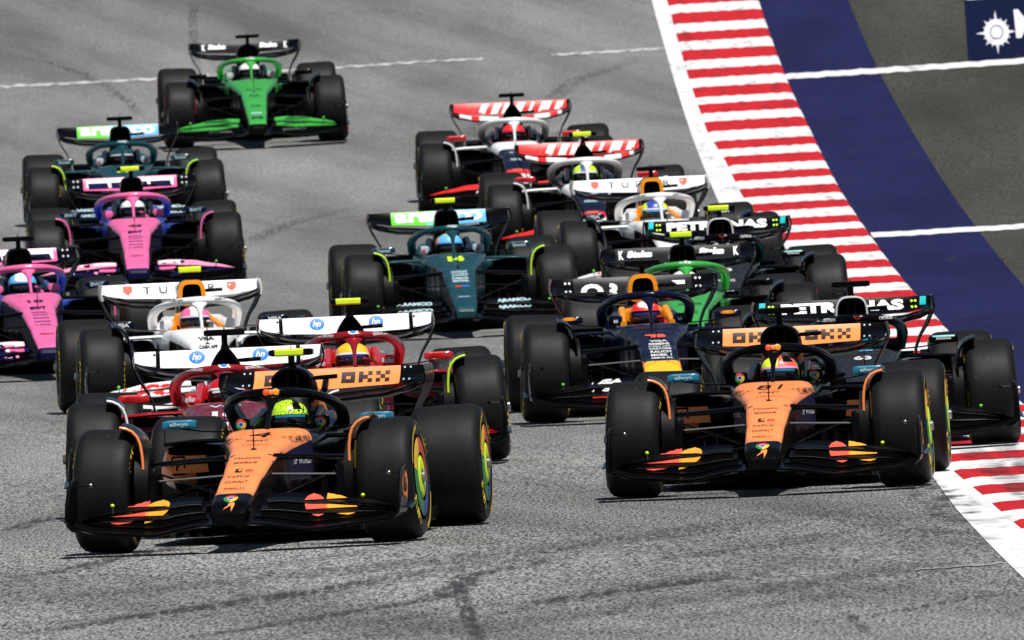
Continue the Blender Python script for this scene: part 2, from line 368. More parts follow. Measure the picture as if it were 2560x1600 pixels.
# painted cross lines
def cross(name, pts, w, mat, h):
    mb = MB(); vs = []; fs = []
    pts = [(lerp(a[0], b[0], t / 16), lerp(a[1], b[1], t / 16)) for a, b in zip(pts, pts[1:]) for t in range(16)] + [pts[-1]]
    pts = [(x, D + .08 * sin(x * 31) + .06 * sin(x * 77)) for x, D in pts]
    for i in range(len(pts)):
        x, D = pts[i]; vs += [gpt(x, D - w / 2, h), gpt(x, D + w / 2, h)]
    for i in range(len(pts) - 1): fs.append((2 * i, 2 * i + 2, 2 * i + 3, 2 * i + 1))
    mb.add(vs, fs, mat); o = mb.build(name); o['kind'] = 'structure'
cross('painted_line', [(3.235, 245.6), (4.3, 246.0), (5.97, 246.75), (9, 248), (16, 251)], 1.25, 'line_white', .013)
cross('painted_line', [(3.45, 205.2), (4.9, 205.75), (9, 207.2), (16, 210)], 1.3, 'line_white', .013)
cross('painted_line', [(5.66, 261.5), (9, 263), (16, 266)], 1.2, 'line_white', .013)
cross('painted_line', [(-12, 251.3), (-5.83, 251.6), (-4.1, 251.75), (-3.0, 252.1)], .62, 'faded_white', .006)
cross('painted_line', [(-3.0, 252.1), (-1.887, 252.5), (-.9, 252.9), (-.2, 253.0)], .5, 'faded_white', .006)
cross('painted_line', [(.6, 253.1), (1.3, 253.2), (1.93, 253.4)], .55, 'faded_white', .006)
cross('painted_line', [(2.02, 111.4), (2.49, 112.0)], .22, 'faded_white', .006)
# painted advertisement panel on the run-off
pn = MB(); q = [(5.63, 260.9), (12, 263.9), (11.7, 250.6), (5.35, 247.3)]
rows = []
for i in range(9):
    t = i / 8; rows.append([gpt(lerp(lerp(q[0][0], q[3][0], t), lerp(q[1][0], q[2][0], t), u / 8), lerp(lerp(q[0][1], q[3][1], t), lerp(q[1][1], q[2][1], t), u / 8), .010) for u in range(9)])
pn.loft(rows, 'sign_navy', closed=False)
po = pn.build('painted_panel'); po['kind'] = 'structure'
lg = MB()
def gd(shape, cx, cD, sx, sD, mat, h=.016, shear=.021):
    vs, fs = shape; lg.add([gpt(cx + a * sx + b * sD * shear, cD + b * sD + a * sx * .38, h) for a, b in vs], fs, mat)
for k in range(16):       # sun-shaped compass emblem
    a = 2 * pi * k / 16 + pi / 2; r1 = (1.05 if k % 4 == 0 else .84 if k % 2 == 0 else .74); w = .15
    gd(poly([(.42 * cos(a - w * 1.6), .42 * sin(a - w * 1.6)), (r1 * cos(a), r1 * sin(a)), (.42 * cos(a + w * 1.6), .42 * sin(a + w * 1.6))]), 5.83, 253.4, .235, 4.7, 'logo_white', .015 + .0002 * (k % 2))
gd(ringsec(.34, .62, 0, 2 * pi, 40), 5.83, 253.4, .235, 4.7, 'logo_white', .017)
gd(disc(.29, 0, 0), 5.83, 253.4, .235, 4.7, 'logo_white', .0174)
gd(text('MSC', .03), 6.45, 255.3, .27, 6.0, 'logo_white', .016)
gd(text('CRUISES', .03), 6.5, 250.6, .1, 2.0, 'logo_white', .016)
lo = lg.build('painted_emblem'); lo['kind'] = 'structure'
# tyre marks: thin worn rubber ribbons with broken edges
def rubber_mark(name, alpha, sc=(1, .04, .1), nsc=30, f0=.35, f1=.65):
    m, N, L, B = node_mat(name); B.inputs['Base Color'].default_value = (.03, .03, .032, 1); B.inputs['Roughness'].default_value = .7
    tc = N.new('ShaderNodeTexCoord'); mp = N.new('ShaderNodeMapping'); mp.inputs['Scale'].default_value = sc; L.new(tc.outputs['Object'], mp.inputs[0])
    n = N.new('ShaderNodeTexNoise'); n.inputs['Scale'].default_value = nsc; n.inputs['Detail'].default_value = 6; L.new(mp.outputs[0], n.inputs['Vector'])
    mr = N.new('ShaderNodeMapRange'); mr.inputs['From Min'].default_value = f0; mr.inputs['From Max'].default_value = f1; mr.inputs['To Max'].default_value = alpha; L.new(n.outputs['Fac'], mr.inputs[0])
    uv = N.new('ShaderNodeAttribute'); uv.attribute_name = 'soft'; mu = N.new('ShaderNodeMath'); mu.operation = 'MULTIPLY'; L.new(mr.outputs[0], mu.inputs[0]); L.new(uv.outputs['Fac'], mu.inputs[1])
    L.new(mu.outputs[0], B.inputs['Alpha']); MATS[name] = m
rubber_mark('rubber_mark', .75); rubber_mark('rubber_mark_faint', .36); rubber_mark('rubber_scrub', .62, (.16, .05, .1), 38, .5, .62); rubber_mark('kerb_dirt', .62, (.12, .06, .1), 30, .42, .68)
def skid(pts, w, mat='rubber_mark', h=.0045):
    P = []
    for i in range(len(pts) - 1):
        for k in range(6): t = k / 6; P.append((lerp(pts[i][0], pts[i + 1][0], t), lerp(pts[i][1], pts[i + 1][1], t)))
    P.append(pts[-1]); vs = []; fs = []; soft = []
    for i, (x, D) in enumerate(P):
        a = P[max(i - 1, 0)]; b = P[min(i + 1, len(P) - 1)]; dx, dy = b[0] - a[0], b[1] - a[1]; l = math.hypot(dx, dy) or 1; nx, ny = -dy / l, dx / l
        e = min(1, min(i, len(P) - 1 - i) / 4)
        for u in (-.5, -.25, .25, .5): vs.append(gpt(x + nx * w * u, D + ny * w * u, h)); soft.append(0 if abs(u) == .5 else e)
    for i in range(len(P) - 1):
        for j in range(3): fs.append((i * 4 + j, i * 4 + j + 1, (i + 1) * 4 + j + 1, (i + 1) * 4 + j))
    mb = MB(); mb.add(vs, fs, mat); o = mb.build('tyre_mark'); o['kind'] = 'structure'
    at = o.data.attributes.new('soft', 'FLOAT', 'POINT'); at.data.foreach_set('value', soft)
SKIDS = []
skid([(-5.99, 259.2), (-5.3, 256.3), (-4.87, 253.4), (-4.53, 250.1), (-4.23, 246.5), (-4.06, 243)], .16, 'rubber_mark_faint')
skid([(-3.73, 268.6), (-3.75, 265.1), (-3.67, 260.1), (-3.5, 250)], .14, 'rubber_mark_faint', .005)
skid([(-.37, 115.4), (-.352, 113), (-.294, 107.5), (-.224, 100.4), (-.2, 96)], .1, 'rubber_mark', .0055)

for pts, w in (([(-2.57, 105.61), (-1.977, 108.68), (-1.327, 111.82), (-.7, 115)], .3), ([(-1.674, 103.32), (-1.313, 105.14), (-.431, 110.06), (-.275, 114.99), (.3, 119)], .22), ([(-2.621, 107.77), (-2.14, 108.74), (-1.375, 110.62), (-.446, 115.35)], .45),
               ([(.601, 115.41), (.966, 117.88), (1.304, 118.7), (1.567, 120.24), (2.0, 123)], .4), ([(1.2, 100.5), (1.729, 102.05), (2.097, 104.23), (2.433, 105.34)], .12), ([(-2.891, 119.4), (-2.528, 121.13), (-2.303, 123.69), (-1.9, 127)], .25),
               ([(-3.176, 131.67), (-3.032, 134.05), (-2.8, 138)], .2), ([(-.065, 107), (.176, 108.32), (.798, 110.77), (1.5, 113)], .3), ([(1.4, 131), (1.955, 124.8), (2.227, 120.93), (2.408, 118.92)], .5), ([(1.485, 104.63), (1.546, 100.1), (1.541, 97.59)], .07),
               ([(-.03, 100.83), (.455, 100.67), (1.185, 101.2)], .2), ([(-3, 112.5), (-1.2, 117), (.8, 123), (2.2, 130)], .9), ([(-1.6, 99), (0, 104), (1.6, 110), (2.4, 114)], .7)):
    SKIDS.append(pts); skid(pts, w, 'rubber_mark' if w < .35 else 'rubber_mark_faint', .0043 + .0004 * len(SKIDS))
skid([(2.3, 140), (2.42, 133), (2.5, 127), (2.55, 121)], .34, 'rubber_scrub', .011); skid([(2.5, 137), (2.6, 131), (2.66, 126)], .16, 'rubber_scrub', .0118)
for i in range(4): skid([(2.95 + .24 * i, 150 - i), (3.0 + .22 * i, 135 - i), (3.05 + .2 * i, 118), (3.1 + .2 * i, 108)], .22, 'kerb_dirt', .032 + .0006 * i)
for k_ in range(10):
    x0_ = random.uniform(-2.2, 1.2); d0_ = random.uniform(98, 120); SKIDS.append(0); skid([(x0_, d0_), (x0_ + .8, d0_ + 3.5), (x0_ + 1.8, d0_ + 8.5)], random.uniform(.1, .45), 'rubber_mark_faint', .0043 + .0004 * len(SKIDS))
for k_ in range(7):
    x0_ = random.uniform(-3, 1.2); d0_ = random.uniform(205, 255); SKIDS.append(0); skid([(x0_, d0_), (x0_ + .5, d0_ + 7), (x0_ + 1.4, d0_ + 12)], random.uniform(.2, .6), 'rubber_mark_faint', .0043 + .0004 * len(SKIDS))
for k_ in range(26):
    x0_ = random.uniform(4.0, 9); d0_ = random.uniform(150, 262); SKIDS.append(0); skid([(x0_, d0_), (x0_ + random.uniform(-.05, .2), d0_ + random.uniform(.4, 2.5))], random.uniform(.03, .12), 'rubber_mark', .0095 + .0002 * k_)
skid([(-.6, 222), (-.45, 214), (-.55, 206), (-.9, 201)], .12, 'rubber_mark_faint', .0048)
# ------------------------------------------------------------------ race car
def wheel_mesh(kind, rim):
    """returns tyre MB and rim MB, axle along x, outer face on +x, centred on origin"""
    w = .172 if kind == 'front' else .218; R = .357; t = MB()
    prof = [(-w + .03, .245), (-w + .012, .262), (-w + .004, .30), (-w + .016, .328), (-w + .04, R - .008), (-w + .07, R - .001), (-w * .3, R), (w * .3, R), (w - .07, R - .001), (w - .04, R - .008), (w - .016, .328), (w - .004, .30), (w - .012, .262), (w - .03, .245)]
    t.lathe(prof, lambda c: 'rubber' if math.hypot(c.y, c.z) > .325 else 'sidewall', 56)
    tc_ = 'tyre_red' if rim == 'red_band' else 'tyre_yellow'
    for sgn in (1, -1):
        def put(shape_fn, mat):
            vs, fs = shape_fn; out = []
            for a, r in vs:
                x = w - .004 if r < .30 else lerp(w - .004, w - .016, (r - .30) / .028)
                if r < .3: x = lerp(w - .012, w - .004, (r - .262) / .038)
                out.append((sgn * (x + .004), r * cos(a) * 1, r * sin(a)))
            t.add(out, fs, mat)
        for a0, a1 in ((1.75, 2.85), (4.9, 5.95)):
            n = 14; vs = []; fs = []
            for i in range(n + 1): a = lerp(a0, a1, i / n); vs += [(a, .281), (a, .309)]
            put((vs, [(2 * i, 2 * i + 1, 2 * i + 3, 2 * i + 2) for i in range(n)]), tc_)
        for s_, ac in (('P ZERO', 3.85), ('PIRELLI', .75)):
            vs, fs = text(s_, .04); put(([(ac - a * .042 / .29 * sgn * -1, .296 + b * .05) for a, b in vs], fs), tc_)
    r = MB()
    rp = [(w - .03, .247), (w - .012, .243), (w - .006, .228), (w - .002, .17), (w - .001, .142), (w - .001, .132), (w - .006, .125), (w + .001, .112), (w + .003, .085), (w + .003, .05), (w - .002, .045), (w - .002, .0)]
    def rm(c):
        rr = math.hypot(c.y, c.z); a = math.atan2(c.z, -c.y)
        if rr < .048: return 'steel'
        if rim == 'rainbow':
            if rr > .225: return 'dark'
            if rr > .14: return 'chrome_yellow' if .2 < a < 1.5 else 'chrome_red' if 1.5 <= a or a < -3.0 else 'chrome_blue' if a < -1.5 else 'chrome_green'
            return 'dark' if rr > .12 else 'fluo'
        if rr > .225: return 'grey'
        return 'matte_black' if int((a + pi) / (pi / 7)) % 2 else 'dark'
    r.lathe(rp, rm, 48)
    r.lathe([(-w + .035, .247), (-w + .06, .2), (-w + .08, .1), (-w + .08, 0)], 'dark', 32)
    r.lathe([(-w + .035, .2465), (w - .035, .2465)], 'dark', 32)
    return t, r
_wc = {}
def wheel(parent, kind, rim, side, y, steer=0, camber=0):
    k = (kind, rim)
    if k not in _wc:
        t, r = wheel_mesh(kind, rim); to = t.build('tyre'); ro = r.build('rim'); _wc[k] = (to.data, ro.data)
        bpy.data.objects.remove(to); bpy.data.objects.remove(ro)
    e = empty('wheel', parent); tx = (.825 if kind == 'front' else .775) * side
    e.location = (tx, y, .357)
    rot = Matrix.Rotation(radians(steer), 4, 'Z') @ Matrix.Rotation(radians(camber * side), 4, 'Y')
    if side < 0: rot = rot @ Matrix.Rotation(pi, 4, 'Z')
    rot = rot @ Matrix.Rotation(random.uniform(0, 6.28), 4, 'X') if parent['spin'] else rot
    e.rotation_euler = rot.to_euler()
    link('tyre', _wc[k][0], e); link('rim', _wc[k][1], e)
    n = MB(); w = .172 if kind == 'front' else .218
    n.lathe([(w - .0, .03), (w + .018, .03), (w + .024, .02), (w + .024, 0)], 'steel', 12); n.build('wheel_nut', e)

def make_car(S):
    root = empty('racing_car'); g = lambda k, d=None: S.get(k, d)
    root['spin'] = 1 if not g('fixed_wheels') else 0
    blk = g('black', 'black')
    # ---- nose
    tw = g('tip', .1); nm = g('nose', [(9, 'black')]); nside = g('nose_side'); nl = g('nose_side_z', .06)
    NT = [(-1.16, tw * .8, .225, .17), (-1.14, tw * .93, .262, .155), (-1.06, tw * .97, .297, .15), (-.88, tw * 1.04, .335, .17), (-.45, max(tw, .122), .425, .22), (0, .14, .515, .25), (.2, .148, .556, .27), (.32, .155, .577, .27), (.55, .19, .612, .27), (.75, .225, .64, .26), (.9, .25, .66, .25), (1.0, .255, .662, .25)]
    nose = MB(); rings = []
    for i in range(61):
        y = lerp(-1.16, 1.0, i / 60); hw, zt, zb = interp(NT, y)
        rings.append(sring(y, 0, (zt + zb) / 2, hw, (zt - zb) / 2, 6.0, 64, .0))
    def nmat(c):
        hw, zt, zb = interp(NT, c.y); k = 'black'
        if nside and (zt - c.z > nl or abs(c.x) > hw * g('nose_top_w', .93)): return nside if c.z > zt - .2 else blk
        if (zt - c.z) / (zt - zb) > (.13 if c.y < .3 else .21):
            lo_ = g('nose_low', blk); return lo_(c) if callable(lo_) else lo_
        for y1, mt in nm:
            if c.y < y1: return mt(c) if callable(mt) else mt
        return nm[-1][1]
    nose.loft(rings, nmat); bv = nose.bvh(); X, Y, Z = (1, 0, 0), (0, 1, 0), (0, 0, 1)
    for y, s_, w_, h_, mt in g('nose_text', []): nose.decal(bv, fit(s_, w_, h_), (0, y, .8), X, Y, (0, 0, -1), mt)
    if g('nose_deco'): g('nose_deco')(nose, bv)
    nose.build('nose', root)
    # ---- cockpit tub (open top)
    tub = MB(); rows = []; tm = g('tub', blk)
    for i in range(17):
        t = i / 16; y = lerp(.93, 2.45, t); hw = interp([(.93, .235), (1.2, .27), (1.7, .30), (2.1, .31), (2.45, .25)], y)[0]
        rz = interp([(.93, .655), (1.3, .645), (1.9, .655), (2.15, .70), (2.45, .74)], y)[0]; ih = interp([(.93, .08), (1.05, .19), (1.6, .215), (2.1, .205), (2.3, .15), (2.45, .05)], y)[0]
        rows.append([(-ih + .01, y, .35), (-ih, y, rz - .02), (-ih - .015, y, rz), (-hw + .03, y, rz - .01), (-hw, y, rz - .05), (-hw - .01, y, .5), (-hw + .02, y, .32), (-hw + .1, y, .2), (0, y, .17), (hw - .1, y, .2), (hw - .02, y, .32), (hw + .01, y, .5), (hw, y, rz - .05), (hw - .03, y, rz - .01), (ih + .015, y, rz), (ih, y, rz - .02), (ih - .01, y, .35)])
    tub.loft(rows, lambda c: 'dark' if abs(c.x) < .2 and c.z < .62 and c.z > .22 else (tm if c.z > .45 else g('tub_low', blk)), False, False)
    tub.build('cockpit', root, 50)
    # ---- headrest pads
    hm = g('headrest', 'black'); hr = MB()
    for s in (1, -1):
        rr = []
        for i in range(9):
            y = lerp(1.62, 2.3, i / 8); x = s * lerp(.178, .16, i / 8); zt = lerp(.67, g('pad_h', .765), i / 8); w = lerp(.026, .032, i / 8)
            rr.append(sring(y, x, zt - .05, w, .055, 3, 14))
        hr.loft(rr, hm)
    hr.loft([sring(2.24, 0, .70, .15, .05, 3, 14), sring(2.34, 0, .72, .14, .06, 3, 14)], hm); hro = hr.build('headrest', root)
    if g('pads'):
        for s in (1, -1):
            pd = MB(); pd.box((s * .235, 1.66, .682), (.05, .03, .036), g('pads'), .3); b2 = pd.bvh()
            if g('pad_text'): pd.decal(b2, text(g('pad_text')[0], .03), (s * .235, 1.5, .682), (g('pad_text')[2] * .55, 0, 0), (0, 0, g('pad_text')[2]), (0, 1, 0), g('pad_text')[1])
            if g('pad_roundel'): roundel(pd, b2, (s * .235, 1.5, .682), X, Z, Y, .031)
            pd.build('cockpit_side_pad', root)
    # ---- engine cover + air intake
    st = g('airbox', 'oval'); ec = MB(); em = g('cover', blk)
    aw, ah, az = dict(oval=(.118, .078, .915), round=(.095, .085, .905), arch=(.105, .1, .9), tri=(.085, .1, .89), square=(.1, .095, .905))[st]
    ex = dict(oval=2.1, round=2.6, arch=3.2, tri=2.0, square=3.8)[st]; tp = .5 if st == 'tri' else .08
    CT = [(2.3, aw, az + ah, az - ah), (2.42, aw * 1.12, az + ah + .008, az - ah * 1.3), (2.7, aw * 1.05, .975, .5), (3.1, .12, .9, .3), (3.6, .09, .78, .25), (4.1, .05, .6, .25)]
    rings = []
    for i in range(20):
        y = lerp(2.3, 4.1, i / 19); hw, zt, zb = interp(CT, y); rings.append(sring(y, 0, (zt + zb) / 2, hw, (zt - zb) / 2, ex if y < 2.6 else 2.4, 28, tp if y < 2.6 else .2))
    ec.loft(rings, (lambda c: em(c)) if callable(em) else em, False)
    ec.sheet([[(0, 3.0, .9), (0, 3.5, .86), (0, 3.9, .82), (0, 4.0, .8)], [(0, 3.0, .8), (0, 3.5, .7), (0, 3.9, .6), (0, 4.0, .55)]], .012, em(Vector((0, 3.6, .7))) if callable(em) else em)
    ec.build('engine_cover', root)
    ai = MB(); rim = g('airbox_rim', blk); k0 = (lambda m_: [(q[0], q[1], q[2]) for q in m_])
    rw_ = g('rim_w', .012)
    A = sring(2.3, 0, az, aw, ah, ex, 28, tp); Bq = sring(2.27, 0, az, aw + .004, ah + .004, ex, 28, tp); Cq = sring(2.265, 0, az, aw - rw_, ah - rw_, ex, 28, tp); Dq = sring(2.45, 0, az - .02, aw * .6, ah * .6, ex, 28, tp)
    ai.loft([A, Bq, Cq], rim, False, False); ai.loft([Cq, Dq], 'dark', False, True)
    if st != 'tri':
        for s in (1, -1): ai.tube([(s * aw * .28, 2.33, az - ah * .8), (s * aw * .2, 2.33, az + ah * .85)], .006, 'carbon_grey', 6)
    ai.tube([(0, 2.3, az - ah - .01), (0, 2.26, .74)], [(aw * .7, .03), (.1, .05)], g('roll_hoop', 'matte_black'), 12)
    ai.build('air_intake', root)
    # ---- television camera on the roll hoop
    tv = MB(); zt = az + ah; yc = 2.32; T = g('tcam', 'black'); zc = 1.083
    w1 = .13
    tv.box((0, yc, zc), (w1, .05, .02), 'black', .25, 0)
    if T == 'fluo':
        tv.box((-.008, yc, zc), (.085, .054, .022), 'fluo', .06, 0)
    tv.tube([(0, yc, zc + .015), (0, yc + .01, zc + .045)], [.006, .001], 'matte_black', 6)
    tvo = tv.build('television_camera', root)
    mt = MB(); mt.tube([(0, yc + .03, zt - .01), (0, yc, zt + .02), (0, yc, zc - .015)], [(.04, .028), (.019, .02), (.015, .02)], 'black' if T != 'fluo' else 'matte_black', 10, (1, 0, 0)); mt.build('camera_mount', tvo)
    if g('pod', True):
        cp = MB(); px = aw + .01; cp.tube([(px - .03, 2.42, az + .01), (px + .03, 2.4, az + .012), (px + .13, 2.4, az + .016)], [(.012, .011), (.018, .014), (.018, .014)], 'black', 10); cp.build('side_camera', root)
    # ---- halo
    ha = MB(); hmt = g('halo', 'black'); hr0 = .027
    path = [(.31, 2.16, .65), (.32, 2.06, .70), (.322, 1.92, .752), (.3, 1.7, .798), (.245, 1.48, .834), (.15, 1.32, .858), (.06, 1.25, .865)]
    full = [(-x, y, z) for x, y, z in path] + [(0, 1.24, .866)] + path[::-1]
    def cr(p, n=4):
        out = []
        for i in range(len(p) - 1):
            p0, p1, p2, p3 = [Vector(p[max(0, min(len(p) - 1, j))]) for j in (i - 1, i, i + 1, i + 2)]
            for k in range(n):
                t = k / n; out.append(.5 * ((2 * p1) + (p2 - p0) * t + (2 * p0 - 5 * p1 + 4 * p2 - p3) * t * t + (3 * p1 - p0 - 3 * p2 + p3) * t ** 3))
        out.append(Vector(p[-1])); return out
    fp = cr(full); ha.tube(fp, [(.038, .0265 + .005 * max(0, 1 - abs(p.x) / .2)) for p in fp], hmt, 14)
    ha.tube([(0, 1.25, .86), (0, 1.215, .838), (0, 1.17, .81), (0, 1.1, .765), (0, .98, .69), (0, .93, .645)], [(.014, .095), (.02, .06), (.024, .028), (.028, .015), (.03, .012), (.035, .014)], hmt, 12, (1, 0, 0))
    bh = ha.bvh()
    if g('halo_deco'): g('halo_deco')(ha, bh)
    ha.build('halo', root, 60)
    # ---- antenna
    an = MB(); an.tube([(0, .22, .55), (0, .22, .70)], .004, 'matte_black', 6); an.tube([(0, .22, .556), (0, .22, .566)], [.025, .006], 'matte_black', 10); an.build('antenna', root)
    # ---- sidepods
    pm = g('pod_mat', lambda c: blk)
    for s in (1, -1):
        sp = MB(); PT = [(1.52, .50, .50, .17, .085), (1.62, .505, .475, .205, .12), (1.9, .49, .445, .235, .145), (2.4, .45, .41, .25, .16), (3.0, .35, .37, .22, .17), (3.5, .25, .33, .15, .14), (3.75, .18, .30, .08, .1)]
        rings = []
        for i in range(24):
            y = lerp(1.52, 3.75, (i / 23) ** 1.15); cx, cz, hw, hh = interp(PT, y); rings.append([(s * a, b, c) for a, b, c in sring(y, cx, cz, hw, hh, 3.2, 26, .12)])
        sp.loft(rings, pm, False)
        # inlet slot and lip
        I0 = [(s * a, b, c) for a, b, c in sring(1.515, .5, .548, .165, .032, 3, 26)]; I1 = [(s * a, b, c) for a, b, c in sring(1.75, .48, .53, .13, .02, 3, 26)]
        F0 = rings[0]
        sp.loft([F0, I0], lambda c: pm(Vector((c.x, 1.5, c.z))), False, False); sp.loft([I0, I1], 'dark', False, True)
        sp.tube([(s * .27, 1.5, .6), (s * .5, 1.46, .597), (s * .67, 1.5, .585)], [(.03, .013), (.045, .015), (.03, .013)], g('pod_lip', blk), 10)
        if g('pod_deco'): g('pod_deco')(sp, sp.bvh(), s)
        sp.build('sidepod', root, 50)
    # ---- floor with fences
    fl = MB()
    fl.sheet([[(x, y, .06 + (.09 if y < 1.2 else 0)) for x in (-w_, -w_ * .5, 0, w_ * .5, w_)] for y, w_ in ((1.05, .5), (1.3, .72), (2.0, .76), (3.0, .74), (3.4, .55), (4.0, .5))], .02, 'matte_black')
    fl.tube([(-.5, 1.05, .16), (-.25, 1.0, .2), (0, .98, .16), (.25, 1.0, .2), (.5, 1.05, .16)], .012, blk, 6)
    for s in (1, -1):
        for k, x in enumerate((.26, .34, .42, .5, .58)):
            fl.sheet([[(s * (x + .02 * j), 1.08 + .07 * j, .05), (s * (x + .02 + .03 * j), 1.08 + .07 * j, .2), (s * (x + .03 + .03 * j), 1.1 + .07 * j, .35 - .02 * k)] for j in range(4)], .008, 'matte_black')
        fl.sheet([[(s * .74, 1.4, .06), (s * .76, 2.2, .07), (s * .76, 3.1, .07)], [(s * .72, 1.45, .17), (s * .77, 2.2, .13), (s * .77, 3.1, .15)]], .01, blk)
    fl.box((0, 1.1, .12), (.2, .35, .05), 'matte_black', .3)
    for s in (1, -1): fl.box((s * .47, 2.35, .18), (.25, .85, .12), 'dark', .15); fl.sheet([[(s * .26, 1.15, .36), (s * .5, 1.12, .33), (s * .7, 1.25, .24)], [(s * .26, 1.8, .33), (s * .5, 1.8, .32), (s * .72, 1.8, .24)]], .012, blk)
    fl.box((0, 3.2, .28), (.34, .45, .14), 'dark', .3); fl.box((0, 3.9, .2), (.46, .25, .13), 'dark', .3)
    fl.build('floor', root)
    # ---- front wing
    fm = g('fw', blk); n = 22; fw = MB()
    def fwz(x): a = abs(x); return interp([(0, .165), (.18, .16), (.45, .115), (.8, .14), (.93, .17), (.96, .2)], a)[0]
    def fwy(x): a = abs(x); return interp([(0, -1.24), (.2, -1.22), (.6, -1.08), (.96, -.9)], a)[0]
    xs = [lerp(-.935, .935, i / 40) for i in range(41)]
    fw.foil([(x, fwy(x), fwz(x), fwy(x) + .2, fwz(x) + .03, .06) for x in xs], fm, .014)
    fw.build('front_wing', root); fwo = [o for o in root.children if o.name.startswith('front_wing')][0]
    for k in range(3):
        for s in (1, -1):
            fp_ = MB(); st_ = []
            for i in range(17):
                a = lerp(.13 + .03 * k, .93 - .02 * k, i / 16); x = a * s
                # stacked flaps: tall inboard, dropping towards the tip
                top = interp([(.12, .315), (.3, .325), (.5, .31), (.7, .27), (.93, .215)], a)[0]; b0 = fwz(x) + .028
                z0 = lerp(b0, top, k / 3) + .006; z1 = lerp(b0, top, (k + 1) / 3) - .012
                y0 = fwy(x) + .17 + .09 * k; st_.append((x, y0, z0, y0 + .11, z1 + .004, .1))
            fp_.foil(st_, g('flap', [fm] * 3)[k], .007); b_ = fp_.bvh()
            if g('fw_deco'): g('fw_deco')(fp_, b_, k, s)
            fp_.build('flap', fwo)
    for s in (1, -1):
        ep = MB(); rows = []
        for j in range(8):
            t = j / 7; y = lerp(-.98, -.5, t); zt_ = interp([(0, .22), (.08, .31), (.3, .4), (.6, .43), (1, .44)], t)[0]; xo = .957 + .01 * sin(t * pi)
            rows.append([(s * (.89), y, .155), (s * .93, y, .16), (s * (xo - .005), y, .185), (s * xo, y, .215), (s * (xo + .002), y, lerp(.215, zt_, .5)), (s * (xo - .008), y, zt_)])
        ep.sheet(rows, .012, blk)
        ep.tube([(s * .88, -.985, .152), (s * .928, -.99, .158), (s * .954, -.985, .185), (s * .962, -.975, .22), (s * .96, -.95, .31), (s * .955, -.85, .4), (s * .951, -.7, .43), (s * .948, -.5, .445)], .009, blk, 8)
        if g('ep'): ep.decal(ep.bvh(), poly([(-.15, -.02), (-.15, .05), (-.11, .08), (.16, .115), (.17, .05), (.05, -.04)]), (s * 1.2, -.7, .3), YU, ZU, (-s, 0, 0), g('ep'), .004)
        ep.build('endplate', fwo)
        se = MB(); se.tube([(s * .72, -.72, .24), (s * .725, -.7, .275)], .004, 'matte_black', 6); se.sphere((s * .725, -.7, .285), .012, 'leaf_green' if not g('sens') else 'lime'); se.build('sensor_pod', fwo)
        se = MB(); se.tube([(s * .962, -.55, .40), (s * .87, -.55, .405)], .004, 'black', 6); se.sphere((s * .865, -.55, .405), .013, 'steel' if g('sens') else 'black'); se.build('sensor_pod', fwo)
        fl2 = MB(); fl2.sheet([[(s * .97, -.75, .21), (s * .97, -.4, .24)], [(s * 1.005, -.74, .2), (s * 1.005, -.4, .23)]], .008, 'navy'); fl2.build('dive_plane', fwo)
    ny = MB()
    for s in (1, -1): ny.tube([(s * .07, -1.1, .17), (s * .09, -1.0, .22)], (.008, .03), blk, 8)
    ny.build('wing_pylon', fwo)
    # ---- rear wing
    rwm = g('rw', lambda c: blk); re = MB()
    rp = MB(); rp.foil([(x, 3.78, interp([(0, .765), (.35, .79), (.52, .83), (.6, .87)], abs(x))[0], 4.04, interp([(0, .80), (.4, .825), (.52, .85), (.6, .885)], abs(x))[0], .1) for x in [lerp(-.6, .6, i / 30) for i in range(31)]], g('rw_main', blk), .012)
    rwo = rp.build('rear_wing', root)
    fz = lambda x: interp([(0, .83), (.42, .845), (.5, .86), (.61, .88)], abs(x))[0]
    re.foil([(x, 4.05, fz(x), 4.2, .952, .1) for x in [lerp(-.603, .603, i / 44) for i in range(45)]], rwm, .006)
    b_ = re.bvh()
    if g('rw_deco'): g('rw_deco')(re, b_)
    re.build('flap', rwo)
    for s in (1, -1):
        ep = MB(); rows = []
        P_ = [(.604, .958), (.612, .93), (.618, .885), (.606, .84), (.57, .765), (.52, .68), (.49, .6), (.48, .45), (.475, .3)]
        for j in range(5):
            t = j / 4; rows.append([(s * x, lerp(3.86, 4.36, t) if z > .7 else lerp(4.0, 4.3, t), z) for x, z in P_])
        ep.sheet(rows, .01, lambda c: (g('rwep', blk) if c.z > .86 else g('rwlow', 'matte_black')))
        ep.build('endplate', rwo)
    bw = MB(); bw.foil([(x, 3.85, .5, 4.1, .58) for x in (-.47, -.2, 0, .2, .47)], 'matte_black', .01)
    bw.build('beam_wing', root)
    pl = MB(); pl.tube([(0, 4.25, .5), (0, 4.15, .75), (0, 3.95, .8)], [(.012, .06), (.012, .05), (.01, .03)], 'black', 8); pl.build('wing_pillar', rwo)
    da = MB(); da.tube([(0, 3.95, .83), (0, 4.1, .9)], [(.02, .02), (.02, .015)], 'black', 10); da.build('flap_actuator', rwo)
    # ---- wheels, brake ducts, winglets
    wr = g('wheels', 'plain'); stg = g('steer', 0)
    for s in (1, -1):
        wheel(root, 'front', wr, s, 0, stg, -2.8); wheel(root, 'rear', wr, s, 3.6, 0, -1.2)
        for y, xx in ((0, .60), (3.6, .53)):
            bd = MB(); bd.lathe([(-.03, .17), (-.03, .24), (.05, .245), (.05, .0)], 'matte_black', 28, (0, 0, 0)); bd.v = [Vector((s * (xx + q.x), y + q.y, .357 + q.z)) for q in bd.v]
            bd.box((s * (xx - .05), y - .1, .36), (.035, .12, .12), 'black', .3); bd.build('brake_duct', root)
        wg = MB(); P_ = [(.725, .745), (.69, .738), (.655, .72), (.628, .69), (.612, .65), (.604, .6), (.6, .55), (.6, .5)]
